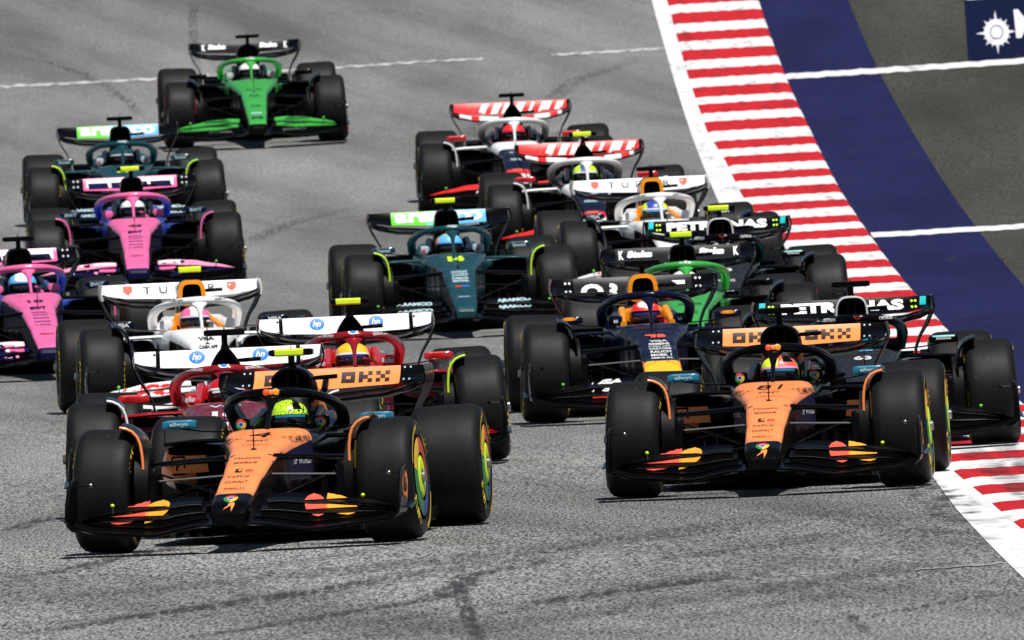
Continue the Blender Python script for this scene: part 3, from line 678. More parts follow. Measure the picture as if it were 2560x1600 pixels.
        rows = [[(s * x, lerp(-.2, .26, j / 5) + (.06 if z < .55 else 0), z - .05 * abs(j / 5 - .45)) for x, z in P_] for j in range(6)]
        wg.sheet(rows, .012, lambda c: blk)
        wg.tube([(s * x, -.205, z - .022) for x, z in P_], (.009, .011), g('winglet', 'black'), 8, (0, 1, 0)); wg.build('wheel_winglet', root, 60)
    # ---- suspension
    for s in (1, -1):
        for nm_, a, b, r in [('suspension_arm', (.14, -.02, .525), (.60, .0, .50), (.011, .03)), ('suspension_arm', (.16, .42, .50), (.60, .06, .49), (.010, .024)),
                             ('suspension_arm', (.12, -.1, .28), (.60, -.03, .215), (.010, .026)), ('suspension_arm', (.16, .5, .26), (.60, .05, .21), (.01, .022)),
                             ('push_rod', (.17, .12, .30), (.58, .02, .46), (.007, .012)), ('steering_rod', (.14, -.14, .42), (.6, -.12, .40), (.006, .014)),
                             ('suspension_arm', (.12, 3.1, .45), (.55, 3.55, .5), (.006, .025)), ('suspension_arm', (.12, 3.75, .45), (.55, 3.65, .5), (.006, .025)),
                             ('suspension_arm', (.12, 3.0, .2), (.55, 3.55, .2), (.006, .025)), ('drive_shaft', (.1, 3.6, .3), (.55, 3.6, .33), (.02, .02))]:
            sm = MB(); A_ = Vector((a[0] * s, a[1], a[2])); B_ = Vector((b[0] * s, b[1], b[2]))
            sm.tube([A_, A_.lerp(B_, .5), B_], (r[1], r[0]), 'grey' if nm_ == 'steering_rod' and g('rod') else g('arm', 'black'), 8); sm.build(nm_, root)  # paler steering rod: glints on the suspension painted in as grey
    # ---- mirrors
    for s in (1, -1):
        mi = MB(); mc = Vector((s * .58, 1.5, .70)); mi.box(mc, (.1, .045, .026), g('mirror', blk), .3); b_ = mi.bvh()
        if g('mirror_deco'): g('mirror_deco')(mi, b_, mc)
        mo = mi.build('mirror', root)
        sk = MB(); sk.tube([(s * .28, 1.55, .645), (s * .45, 1.53, .655), (s * .6, 1.5, .68)], (.02, .005), blk, 8); sk.tube([(s * .67, 1.5, .69), (s * .68, 1.55, .6)], (.012, .004), blk, 6, (1, 0, 0)); sk.build('mirror_stalk', mo)
        gl = MB(); gl.sheet([[(mc.x - .085, mc.y + .047, mc.z - .02), (mc.x + .085, mc.y + .047, mc.z - .02)], [(mc.x - .085, mc.y + .047, mc.z + .02), (mc.x + .085, mc.y + .047, mc.z + .02)]], .003, 'glass'); gl.build('mirror_glass', mo)
    sw = MB(); sw.box((0, 1.42, .585), (.1, .02, .05), 'matte_black', .3); sw.tube([(s_ * .12, 1.42, .585 + z_) for s_, z_ in ((-1, -.05), (-1, .05))], .014, 'matte_black', 8); sw.tube([(s_ * .12, 1.42, .585 + z_) for s_, z_ in ((1, -.05), (1, .05))], .014, 'matte_black', 8); sw.build('steering_wheel', root)
    if 'extra' in S: S['extra'](root)
    del root['spin']
    return root

# ------------------------------------------------------------------ driver
def skin(chain_sets):
    """grow one continuous surface over chains of (point, radius)"""
    out = []
    for verts, edges in chain_sets:
        me = bpy.data.meshes.new('s'); me.from_pydata([v[0] for v in verts], edges, []); ob = bpy.data.objects.new('s', me); COL.objects.link(ob)
        sk = ob.modifiers.new('skin', 'SKIN'); sk.use_smooth_shade = True; sb = ob.modifiers.new('sub', 'SUBSURF'); sb.levels = 1
        for i, v in enumerate(verts):
            r = v[1]; me.skin_vertices[0].data[i].radius = r if isinstance(r, tuple) else (r, r)
        me.skin_vertices[0].data[0].use_root = True
        dg = bpy.context.evaluated_depsgraph_get(); ev = ob.evaluated_get(dg); m2 = ev.to_mesh()
        out.append(([v.co.copy() for v in m2.vertices], [tuple(p.vertices) for p in m2.polygons])); ev.to_mesh_clear(); bpy.data.objects.remove(ob)
    return out
def body_parts():
    V = [((0, 2.36, .24), (.15, .12)), ((0, 2.33, .38), (.14, .1)), ((0, 2.24, .52), (.15, .1)), ((0, 2.15, .6), .055), ((0, 2.06, .67), .08), ((0, 2.0, .71), .075)]
    Ed = [(0, 1), (1, 2), (2, 3), (3, 4), (4, 5)]
    for s in (1, -1):
        hz = .665 if s == 1 else .6; hx = .105 if s == 1 else -.13
        o = len(V); V += [((s * .16, 2.2, .53), .065), ((s * .2, 1.95, .46), .05), ((s * .19, 1.78, .47), .046), ((hx + s * .02, 1.56, hz - .03), .036), ((hx, 1.48, hz - .005), .03)]
        Ed += [(2, o), (o, o + 1), (o + 1, o + 2), (o + 2, o + 3), (o + 3, o + 4)]
        o = len(V); V += [((s * .1, 2.25, .23), .095), ((s * .11, 1.75, .4), .065), ((s * .08, 1.2, .3), .045), ((s * .08, 1.12, .34), .04)]
        Ed += [(0, o), (o, o + 1), (o + 1, o + 2), (o + 2, o + 3)]
    sets = [(V, Ed)]
    for s in (1, -1):
        hz = .665 if s == 1 else .6; hx = .105 if s == 1 else -.13
        for k in range(4):
            z = hz + .028 - .02 * k; L = (.9, 1.0, .95, .75)[k]
            sets.append(([((hx, 1.475, z - .004), .0095), ((hx + s * .006, 1.44, z), .0095), ((hx - s * .004, 1.405, z), .009), ((hx - s * .022 * L, 1.388, z), .0085), ((hx - s * .034 * L, 1.4, z), .008)], [(0, 1), (1, 2), (2, 3), (3, 4)]))
        sets.append(([((hx, 1.48, hz + .015), .011), ((hx - s * .02, 1.455, hz + .035), .0105), ((hx - s * .034, 1.43, hz + .038), .01), ((hx - s * .04, 1.41, hz + .036), .009)], [(0, 1), (1, 2), (2, 3)]))
    return skin(sets)
BODY = body_parts()
_bc = {}
def make_driver(S, H):
    root = empty('person'); suit = S.get('suit', 'suit_dark'); glove = S.get('glove', 'black')
    if (suit, glove) not in _bc:
        mb = MB()
        for vs, fs in BODY: mb.add(vs, fs, lambda c: glove if c.y < 1.545 and c.z > .52 else suit)
        o = mb.build('body', None); _bc[(suit, glove)] = o.data; bpy.data.objects.remove(o)
    link('body', _bc[(suit, glove)], root)
    C = Vector((0, 2.03, .682)); Rr = Vector((.122, .148, .128)); he = MB(); nu, nv = 40, 28; vs = []; fs = []
    tn = H.get('turn', 0)
    for i in range(nv + 1):
        t = pi * i / nv
        for j in range(nu):
            p = 2 * pi * j / nu; d = Vector((sin(t) * cos(p), sin(t) * sin(p), cos(t)))
            k = 1 + .05 * max(0, -d.y) * max(0, -d.z + .1) * 2; q = max(abs(d.x), abs(d.y), abs(d.z)); k *= 1 + .15 * (1 - q) / .42 if d.z > 0 else 1; vs.append(Vector((Rr.x * d.x * k, Rr.y * d.y * k, Rr.z * max(d.z, -.88))))
    for i in range(nv):
        for j in range(nu): fs.append((i * nu + j, i * nu + (j + 1) % nu, (i + 1) * nu + (j + 1) % nu, (i + 1) * nu + j))
    def hm(c):
        d = Vector((c.x / Rr.x, c.y / Rr.y, c.z / Rr.z))
        if d.y < -.42 and -.38 < d.z < .2: return 'black'
        if d.y < -.2 and .2 <= d.z < .36: return H['brow']
        if 'fn' in H:
            r = H['fn'](d)
            if r: return r
        return H['chin'] if d.z < -.38 else H['top']
    he.add(vs, fs, hm)
    for s in (1, -1): he.tube([(s * .09, -.13, -.09), (s * .1, -.14, -.06)], .006, 'steel', 6)
    he.sheet([[(-.04, .13 - .02, .09), (.04, .11, .09)], [(-.03, .17, .07), (.03, .17, .07)]], .01, H['top'])
    ho = he.build('helmet', root); ho.location = C; ho.rotation_euler = (radians(-7), 0, radians(tn))
    vi = MB(); rows = []
    for i in range(7):
        z = lerp(-.34, .2, i / 6); row = []
        for j in range(17):
            p = lerp(-2.65, -.49, j / 16); q = sqrt(1 - z * z) * 1.06; row.append((Rr.x * q * cos(p), Rr.y * q * sin(p) * (1.03 if z < 0 else 1), Rr.z * z))
        rows.append(row)
    vi.sheet(rows, .004, 'visor'); b_ = vi.bvh()
    vi.decal(b_, rect(.17, .014, 14, 1), (0, 0, .016), (1, 0, 0), (0, 0, 1), (0, 1, 0), H.get('strip', 'teal'))
    vi.build('visor', ho)
    return root

# ------------------------------------------------------------------ liveries
XU, YU, ZU = (1, 0, 0), (0, 1, 0), (0, 0, 1)
def put(mb, bv, shape, x, z, mat, off=.0035, y=4.1, D=(0, 1, 0)): mb.decal(bv, shape, (x, y, z), XU, ZU, D, mat, off)
def bolts(mb, bv, xs, zs, mat='white', r=.006):
    for x in xs:
        for z in zs: put(mb, bv, disc(r, n=8), x, z, mat)
def nd(mb, bv, shape, x, y, mat, off=.0035): mb.decal(bv, shape, (x, y, .8), XU, YU, (0, 0, -1), mat, off)
# -- papaya cars
def pap_rw(mb, bv):
    for x0 in (.086, -.376):
        for k, lt in enumerate('OKX'):
            w, h = .0275, .021; x = x0 + k * .104
            cells = dict(O=[(0, 0), (1, 0), (2, 0), (0, 1), (2, 1), (0, 2), (1, 2), (2, 2)], K=[(0, 0), (0, 1), (0, 2), (1, 1), (2, 0), (2, 2)], X=[(0, 0), (2, 0), (1, 1), (0, 2), (2, 2)])[lt]
            put(mb, bv, squares(cells, w, h), x, .862, 'brown')
    bolts(mb, bv, (-.5, -.465, .465, .5), (.87, .94), 'ice')
def pap_fw(mb, bv, k, s):
    # two overlapping discs stretched across the three flaps, cut by the slots
    bz = (.172, .218, .27)[k]; tz = (.205, .262, .315)[k]; lo = -.02; zc0 = .24
    def band(cx, w, sk, col, cut=None):
        R_ = .062; pts = []
        for z in [lerp(bz, tz, i_ / 10) for i_ in range(11)]:
            q = (z - zc0) / R_; h_ = w * sqrt(max(0, 1 - q * q)); pts.append((cx - h_ + sk * q, cx + h_ + sk * q, z))
        P = [(max(a_, cut) if cut is not None and cut_dir > 0 else a_, z) for a_, b_, z in pts]
        Q = [(min(b_, cut) if cut is not None and cut_dir < 0 else b_, z) for a_, b_, z in pts]
        vs = []; fs = []
        for (a_, z), (b_, _) in zip(P, Q):
            for i in range(7): vs.append((lerp(a_, max(a_, b_), i / 6), z - .25))
        for j in range(10):
            for i in range(6): fs.append((j * 7 + i, j * 7 + i + 1, (j + 1) * 7 + i + 1, (j + 1) * 7 + i))
        put(mb, bv, (vs, fs), 0, .25, col, y=-1)
    if s > 0:
        cut = None; cut_dir = -1; band(.46, .06, -.02, 'coral'); cut_dir = 1; band(.575, .095, -.07, 'gold', cut=.515)
    else:
        cut_dir = -1; band(-.6, .13, .08, 'coral', cut=-.51); cut_dir = 1; band(-.48, .085, .05, 'gold', cut=-.525)
def pap_nose(num):
    def f(nose, bv):
        roundel(nose, bv, (0, -1.03, .8), (1, 0, 0), (0, 1.6, 0), (0, 0, -1), .042)
        nd(nose, bv, poly([(-.035, -.02), (.0, .022), (.03, .026), (.03, .0), (.012, -.03), (.01, 0)]), 0, -1.125, 'orange')
        nd(nose, bv, fit(num, .15 if len(num) == 2 else .13, .16, .0, sk=.1), -.01, .69, 'black')
        for y, s_, w, h in ((.48, 'allwyn', .13, .07), (.36, '[ Hilton ]', .14, .08), (-.02, 'Medallia', .15, .05), (-.14, 'webex', .14, .05), (-.5, 'FxPro', .125, .05), (-.63, 'DeWALT', .13, .045), (-.77, 'PIRELLI', .115, .04)):
            nd(nose, bv, fit(s_, w, h, .0), -.01, y, 'dark' if 'H' not in s_ else 'orange_red')
        nd(nose, bv, rect(.04, .08), -.03, -.32, 'brown'); nd(nose, bv, rect(.045, .04), .03, -.32, 'orange_red'); nd(nose, bv, disc(.011, ry=.022), -.022, -.32, 'orange', .005)
        for s in (1, -1): nd(nose, bv, rect(.03, .012, 3, 1, sk=-.0), .11 * s, .08, 'brown')
        for s in (1, -1):
            nose.decal(bv, fit('DP WORLD', .36, .05, .01), (s * .6, .72, .48), (0, s, 0), ZU, (-s, 0, 0), 'white')
            nose.decal(bv, fit('RICHARD MILLE', .34, .035, .0), (s * .6, .75, .6), (0, s, 0), ZU, (-s, 0, 0), 'brown')
    return f
def pap_pod(sp, bv, s):
    put(sp, bv, rect(.075, .01), s * .6, .51, 'dark', y=1.3); put(sp, bv, rect(.075, .01), s * .6, .41, 'dark', y=1.3)
    put(sp, bv, rect(.01, .1), s * .565, .46, 'dark', y=1.3); put(sp, bv, rect(.01, .1), s * .635, .46, 'dark', y=1.3); put(sp, bv, fit('P', .03, .06, .05), s * .6, .46, 'dark', y=1.3)
def pap_halo(ha, bh):
    put(ha, bh, rect(.055, .03, 6, 4), 0, .868, 'orange', .004, y=1); put(ha, bh, disc(.019, n=20), -.028, .868, 'orange_red', .005, y=1); put(ha, bh, disc(.019, n=20), .028, .868, 'amber', .0055, y=1)
def mtext(s_, mat, w=.11, h=.03): return lambda mi, bv, mc: put(mi, bv, fit(s_, w, h, .04), mc.x, mc.z, mat, y=1.4)
def pap_pad(o): pass
papaya = dict(nose=[(-.9, 'black'), (9, 'orange')], nose_low=lambda c: 'blue_navy' if c.y > .4 and c.z > .4 else 'black', tub='black', cover=lambda c: 'orange' if (c.y > 2.45 and c.x > .03 and c.z > .6 and c.y < 3.2) or (c.y > 2.45 and c.z < .85 and c.y < 2.9) else 'black',
    airbox='oval', headrest='black', pads='black', pad_roundel=True, halo='black', halo_deco=pap_halo, winglet='orange', mirror='teal', mirror_deco=mtext('allwyn', 'ice'),
    pod_mat=lambda c: 'orange' if c.y < 2.0 and .35 < c.z < .555 and abs(c.x) > .43 + max(0, .44 - c.z) * 1.4 else 'black', pod_deco=pap_pod, rw=lambda c: 'orange' if abs(c.x) < .452 else 'black', rw_deco=pap_rw, rwlow='brown',
    fw='black', fw_deco=pap_fw, ep='orange', wheels='rainbow', sens=True, rod=True, suit='suit_dark', glove='black', tip=.112)
# -- scarlet cars
def red_rw(mb, bv):
    for x in (-.2, .21):
        put(mb, bv, disc(.052, ry=.04), x, .905, 'hp_blue'); put(mb, bv, fit('hp', .055, .055, .02, sk=.3), x, .9, 'white', .005)
    bolts(mb, bv, (-.475, -.445, .445, .475), (.855, .93), 'black', .008)
def red_halo(t):
    def f(ha, bh):
        put(ha, bh, disc(.035, ry=.012), -.0, .888, 'white', y=1.2); put(ha, bh, disc(.02, ry=.008), 0, .888, 'hp_blue', .005, y=1.2)
        put(ha, bh, fit('TECHNOLOGY', .12, .014), -.19, .868, 'white', y=1.2); put(ha, bh, fit('TECHNOLOGY', .12, .014), .19, .868, 'white', y=1.2)
    return f
def red_nose(num):
    def f(n, bv):
        nd(n, bv, fit('VSF', .2, .1, .02), 0, .75, 'white'); nd(n, bv, fit(num, .16, .22, .05), 0, .45, 'white')
        nd(n, bv, fit('VISTA', .16, .1, .03), 0, .1, 'white'); nd(n, bv, fit('hp', .1, .16, .03), 0, -.3, 'white'); nd(n, bv, fit('SHELL', .12, .08, .03), 0, -.65, 'yellow')
    return f
scarlet = dict(nose=[(-1.0, 'black'), (9, 'maroon')], nose_low='maroon', tub='dark_red', cover=lambda c: 'red' if c.y > 2.6 and c.z > .5 else 'matte_black', airbox='tri', headrest='red', pads='red', pad_text=('RayBan', 'white', .035),
    halo='dark_red', halo_deco=red_halo(0), winglet='white', mirror='red', pod_mat=lambda c: 'red' if c.z > .52 and c.y > 1.6 else 'maroon' if c.z > .45 else 'black', pod_lip='dark_red', rw=lambda c: 'white' if abs(c.x) < .43 or abs(c.x) > .475 else 'black',
    rw_deco=red_rw, fw='black', flap=['black', 'red', 'red'], suit='red', glove='red')
# -- dark blue car
def bull_nose(n, bv):
    nd(n, bv, poly([(-.075, .06), (.05, .06), (.07, .02), (.07, -.07), (-.035, -.07), (-.035, .0), (-.075, .02)]), 0, .36, 'coral')
    for k, (s_, w) in enumerate((('VISA', .13), ('SIEMENS', .15), ('CASH APP', .16), ('CASTORE', .16), ('RAUCH', .15), ('MOBIL 1', .15), ('ARMOR ALL', .16))): nd(n, bv, fit(s_, w, .06, .03), .01, .16 - .088 * k, 'white')
    for s in (1, -1): nd(n, bv, poly([(0, 0), (.01 * s, .09), (.035 * s, .12), (.06 * s, .07), (.062 * s, -.02), (.03 * s, .0)]), s * .085, -.26, 'coral')
    for s in (1, -1): nd(n, bv, poly([(-.02 * s, -.06), (.075 * s, .07), (.078 * s, -.2), (.05 * s, -.16)]), s * .055, -.45, 'coral', .0045)
def bull_rw(mb, bv):
    put(mb, bv, fit('ORACLE', .78, .12, .05), .0, .85, 'white'); bolts(mb, bv, (-.5, -.47, .47, .5), (.86, .92), 'white', .009)
def bull_fw(mb, bv, k, s):
    if k in (1, 2): put(mb, bv, fit('VISA', .26, .033, .06, sk=.8), s * .42, (.24, .292)[k - 1], 'white', y=-1)
    if k == 0: put(mb, bv, rect(.2, .008, 8, 1), s * .42, .185, 'bright_red', y=-1)
bull = dict(rod=True, nose=[(-.98, 'navy'), (-.47, 'yellow'), (9, 'navy')], nose_low='navy', nose_top_w=1, tip=.138, tub='navy', cover='navy', airbox='arch', airbox_rim='amber', rim_w=.026, headrest='amber', pads='navy', pad_text=('aca', 'white', .03), halo='navy',
    mirror='navy', mirror_deco=lambda mi, bv, mc: put(mi, bv, disc(.055, ry=.011), mc.x, mc.z + .01, 'amber', y=1.4), pod_mat=lambda c: 'navy', pod_lip='navy', rw=lambda c: 'carbon_grey' if abs(c.x) < .45 else 'black', rw_deco=bull_rw, fw='black', fw_deco=bull_fw, ep='navy',
    nose_deco=bull_nose, suit='navy', glove='bright_red')
# -- black and silver cars
def sil_rw(mb, bv):
    put(mb, bv, fit('PETRONAS', .84, .072, .06), 0, .9, 'white')
    for s in (1, -1): put(mb, bv, rect(.042, .085, 3, 3, sk=.01), s * .55, .905, 'aqua'); bolts(mb, bv, (s * .475, s * .5), (.88, .92), 'lime', .009)
def sil_fw(mb, bv, k, s):
    if k < 2: put(mb, bv, rect(.05, .02, 3, 1, sk=.01), s * .78, (.185, .222)[k], 'aqua', y=-1)
    if k == 1: put(mb, bv, fit('AMG', .14, .025, .05), s * .33, .24, 'white', y=-1)
    if k == 2: put(mb, bv, fit('SAP', .1, .02, .04), s * .33, .29, 'silver', y=-1)
def sil_halo(ha, bh):
    for s in (1, -1): put(ha, bh, fit('CROWDSTRIKE', .15, .02, .03), s * .22, .862, 'white', y=1.2)
    put(ha, bh, ringsec(.02, .024, 0, 2 * pi, 12), 0, .886, 'red', y=1.2)
def sil_mir(mi, bv, mc): put(mi, bv, rect(.15, .008, 8, 1), mc.x, mc.z + .019, 'aqua', y=1.4); put(mi, bv, fit('PETRONAS', .1, .014, .05), mc.x, mc.z + .004, 'white', y=1.4)
def sil_nose(n, bv):
    nd(n, bv, ringsec(.045, .052, 0, 2 * pi, 20), 0, -.95, 'silver'); nd(n, bv, fit('63', .12, .16, .04), 0, .55, 'white'); nd(n, bv, fit('INEOS', .15, .08, .03), 0, .1, 'silver'); nd(n, bv, fit('UBS', .12, .08, .03), 0, -.3, 'silver')
    nd(n, bv, rect(.16, .05), 0, .86, 'light_blue')
silver = dict(nose=[(9, 'carbon_grey')], tub='black', cover='black', airbox='arch', airbox_rim='silver', rim_w=.008, headrest='black', pads='black', halo='black', halo_deco=sil_halo, mirror='black', mirror_deco=sil_mir,
    pod_mat=lambda c: 'aston' if c.y > 1.7 and abs(c.x) < .6 and int(c.x * 20) % 3 else 'black', rw=lambda c: 'black', rw_deco=sil_rw, fw='black', fw_deco=sil_fw, nose_deco=sil_nose, suit='suit_dark', glove='black')  # teal bars on the black pods: a reflection painted into the colour
# -- green cars
def grn_rw(mb, bv):
    for x in (-.3, .27): put(mb, bv, fit('Stake', .2, .055, .07, sk=.2), x, .905, 'white')
    for x in (-.45, .46): put(mb, bv, fit('K', .04, .07, .05), x, .9, 'white')
def grn_nose(n, bv):
    nd(n, bv, rect(.11, .05), 0, -.72, 'ice'); nd(n, bv, poly([(-.06, .05), (0, .02), (.06, .05), (.06, -.05), (0, -.01), (-.06, -.05)]), 0, -.93, 'black')
    for x in (-.055, .055): nd(n, bv, fit('OM', .07, .1, .04), x, .35, 'dark_green')
    nd(n, bv, fit('STAKE', .1, .1, .03), 0, .05, 'dark_green'); nd(n, bv, fit('KICK', .11, .1, .03), 0, -.4, 'dark_green')
def grn_halo(ha, bh): put(ha, bh, fit('KICK', .1, .018, .05), 0, .888, 'white', y=1.2)
def grn_fw(mb, bv, k, s):
    if k: 
        for i in range(5): put(mb, bv, rect(.5 - .04 * i, .004, 10, 1, sk=.0), s * .52, (.2, .248, .292)[k] - .012 + .009 * i, ('dark_green', 'black')[i % 2], y=-1)
    if k == 0: put(mb, bv, fit('SAUBER', .26, .018, .05), s * .4, .187, 'grey', y=-1)
sauber = dict(nose=[(9, 'green')], nose_low='black', tub='green', tub_low='black', cover='black', airbox='oval', headrest='black', pads='silver', halo='green', halo_deco=grn_halo, mirror='black', pod_mat=lambda c: 'green' if c.z > .56 and c.y > 1.7 else 'black',
    rw=lambda c: 'carbon_grey' if abs(c.x) < .5 else 'black', rw_deco=grn_rw, fw='black', flap=['black'] + [lambda c: 'black' if abs(c.x) > .84 or abs(c.x) < .2 else 'green'] * 2, fw_deco=grn_fw, nose_deco=grn_nose, wheels='red_band', suit='dark_green', glove='black', nose_top_w=1)
# -- dark teal cars
def ast_rw(mb, bv): put(mb, bv, fit('aramco', .76, .082, .04), 0, .9, 'white')
def ast_nose(num):
    def f(n, bv):
        nd(n, bv, fit(num, .14, .26, .08), 0, .62, 'lime')
        for k, s_ in enumerate(('COGNIZANT', 'VALVOLINE', 'JUNIPER', 'BOMBARDIER', 'SENTINEL')): nd(n, bv, fit(s_, .14, .07, .04), 0, .06 - .085 * k, 'ice')
        nd(n, bv, rect(.055, .06), -.03, -.5, 'chrome_red'); nd(n, bv, rect(.055, .06), .03, -.5, 'hp_blue'); nd(n, bv, fit('HONDA', .1, .05, .04), 0, -.85, 'ice')
    return f
def ast_fw(mb, bv, k, s):
    if k in (1, 2): put(mb, bv, fit('ARAMCO', .3, .026, .07), s * .42, (.238, .29)[k - 1], 'ice', y=-1)
def ast_halo(ha, bh): put(ha, bh, fit('ARAMCO', .1, .014, .05), 0, .889, 'ice', y=1.2)
def astd(num): return dict(nose=[(9, 'aston')], nose_low='aston', tub='aston', cover='black', airbox='square', headrest='black', pads='ice', pad_text=('citi', 'bright_red', .035), halo='aston', halo_deco=ast_halo, winglet='lime', mirror='aston', mirror_deco=mtext('boss', 'ice'),
    pod_mat=lambda c: 'aston' if c.z > .5 else 'black', pod_lip='aston', rw=lambda c: 'black' if abs(c.x) > .42 else 'leaf_green' if c.x < -.1 else 'mint' if c.x < .06 else 'light_blue' if False else 'sky_blue', rw_deco=ast_rw, fw='black', fw_deco=ast_fw, nose_deco=ast_nose(num), suit='aston', glove='black')
# -- white cars
def rb_rw(mb, bv):
    for i, ch in enumerate('TUDOR'): put(mb, bv, fit(ch, .065, .06, .02), -.25 + .125 * i, .903, 'grey')
    for s in (1, -1):
        put(mb, bv, poly([(-.035, .035), (.035, .035), (.035, -.005), (0, -.035), (-.035, -.005)]), s * .4, .905, 'coral'); put(mb, bv, poly([(-.022, .024), (.022, .024), (.022, -.0), (0, -.022), (-.022, -.0)]), s * .4, .905, 'white', .0045)
        put(mb, bv, rect(.006, .05, 1, 2), s * .4, .905, 'coral', .006)
def rb_fw(mb, bv, k, s):
    if k == 1: put(mb, bv, fit('HUGO', .42, .07, .08, sk=.3), s * .52, .245, 'bright_red', y=-1)
    if k == 2: put(mb, bv, fit('HUGO', .42, .07, .08, sk=.3), s * .52, .26, 'bright_red', y=-1)
def rb_nose(n, bv): nd(n, bv, fit('VISA', .12, .14, .05), 0, .42, 'navy'); nd(n, bv, fit('CASH APP', .14, .1, .04), 0, .1, 'navy'); nd(n, bv, fit('TUDOR', .12, .08, .04), 0, -.4, 'grey'); nd(n, bv, poly([(-.06, 0), (0, .08), (.06, 0), (0, -.05)]), 0, -.8, 'bright_red')
def rb_halo(ha, bh):
    for s in (1, -1): put(ha, bh, fit('CASH APP', .1, .014, .04), s * .17, .872, 'grey', y=1.2)
rbw = dict(pad_h=.71, nose=[(9, 'white')], nose_low='black', tub='white', tub_low='black', cover=lambda c: 'white' if c.y > 2.7 and c.z > .4 else 'black', airbox='square', airbox_rim='amber', rim_w=.028, headrest='amber', pads='white', halo='white', halo_deco=rb_halo, winglet='navy', mirror='navy', mirror_deco=mtext('VISA', 'white'),
    pod_mat=lambda c: 'white' if c.z > .53 else 'black', pod_lip='white', rw=lambda c: 'white', rw_deco=rb_rw, rwep='white', fw='white', flap=['black', 'white', 'white'], fw_deco=rb_fw, nose_deco=rb_nose, ep='navy', suit='white', glove='white')
# -- red and white striped cars
def stripes(c): return 'black' if abs(c.x) > .575 else 'bright_red'
def haas_rw(mb, bv):
    for x, w in ((-.36, .001), (-.27, .07), (-.14, .07), (-.04, .05), (.1, .075), (.22, .03), (.36, .1), (.5, .07)): put(mb, bv, rect(w, .12, 4, 6, sk=.06), x, .9, 'white')
def haas_nose(n, bv):
    nd(n, bv, fit('MoneyGram', .13, .1, .04), 0, .3, 'ice'); nd(n, bv, fit('HAAS', .12, .12, .05), 0, 0, 'ice'); nd(n, bv, rect(.1, .12), 0, -.45, 'coral')
def haas_fw(mb, bv, k, s):
    if k == 1: put(mb, bv, fit('HAAS', .16, .03, .07), s * .35, .24, 'white', y=-1)
haas = dict(nose=[(-.62, 'white'), (-.4, 'bright_red'), (.5, 'navy'), (9, 'white')], nose_side=None, nose_low='black', tub='black', cover='black', airbox='tri', headrest='black', halo='white', winglet='white', mirror='red', pod_mat=lambda c: 'silver' if c.z > .575 and c.y < 1.7 else 'black', pod_lip='white', tip=.125,
    rw=stripes, rw_main=lambda c: 'black' if abs(c.x) > .53 else 'white' if int((c.x + 5) / .09) % 3 else 'bright_red', rw_deco=haas_rw, fw='black', flap=['black', 'black', 'bright_red'], fw_deco=haas_fw, nose_deco=haas_nose, ep='black', suit='white', glove='black', rim_w=.004, roll_hoop='silver')
# -- pink cars
def alp_rw(mb, bv):
    put(mb, bv, rect(.82, .07, 20, 2), 0, .9, 'white')
    for a, b in ((-.395, -.2), (-.18, -.02), (.03, .17), (.19, .39)): put(mb, bv, poly([(a + .01, -.038), (a, .012), (b - .012, .012), (b, -.038)]), 0, .893, 'blue_navy', .005)
    bolts(mb, bv, (-.53, -.49, .49, .53), (.88, .93), 'silver', .009)
def alp_fw(mb, bv, k, s):
    put(mb, bv, rect(.6, .022, 12, 1), s * .5, (.187, .246, .3)[k], ('blue_navy', 'pink', 'white')[k], y=-1)
    for i in range(7): put(mb, bv, disc(random.uniform(.01, .035), ry=random.uniform(.006, .014)), s * random.uniform(.22, .8), (.2, .235, .285)[k] + random.uniform(-.01, .012), random.choice(('light_pink', 'blue_navy', 'white', 'black')), .005, y=-1)
def alp_nose(num):
    def f(n, bv):
        nd(n, bv, fit(num, .13, .13, .05), 0, .5, 'black'); nd(n, bv, fit('BWT', .13, .12, .06), 0, .2, 'blue_navy')
        for k, s_ in enumerate(('CASTROL', 'MICROSOFT', 'BINANCE', 'EUROWINGS', 'H. MOSER')): nd(n, bv, fit(s_, .13, .045, .03), 0, .05 - .11 * k, 'purple')
        nd(n, bv, fit('Alpine', .12, .06, .03), 0, -.72, 'dark_red')
    return f
def alpd(num): return dict(nose=[(9, 'pink')], nose_side='blue_navy', nose_side_z=.05, nose_top_w=1.2, nose_low='blue_navy', tub='mid_blue', tub_low='black', cover='black', airbox='square', headrest='black', pads='pink', halo=lambda c: 'mid_blue' if abs(c.x) > .29 and c.z < .765 else 'pink', winglet='pink', mirror='blue_navy', mirror_deco=mtext('BWT', 'ice'),
    pod_mat=lambda c: 'mid_blue' if c.z > .54 else 'black', pod_lip='black', rw=lambda c: 'pink' if abs(c.x) < .44 else 'black', rw_deco=alp_rw, fw='black', flap=['black', 'blue_navy', 'light_pink'], fw_deco=alp_fw, nose_deco=alp_nose(num), suit='mid_blue', glove='pink', tip=.11)

def up(base, **k): d = dict(base); d.update(k); return d
BW = lambda a, b: (lambda d: a if d.z > .5 else b)
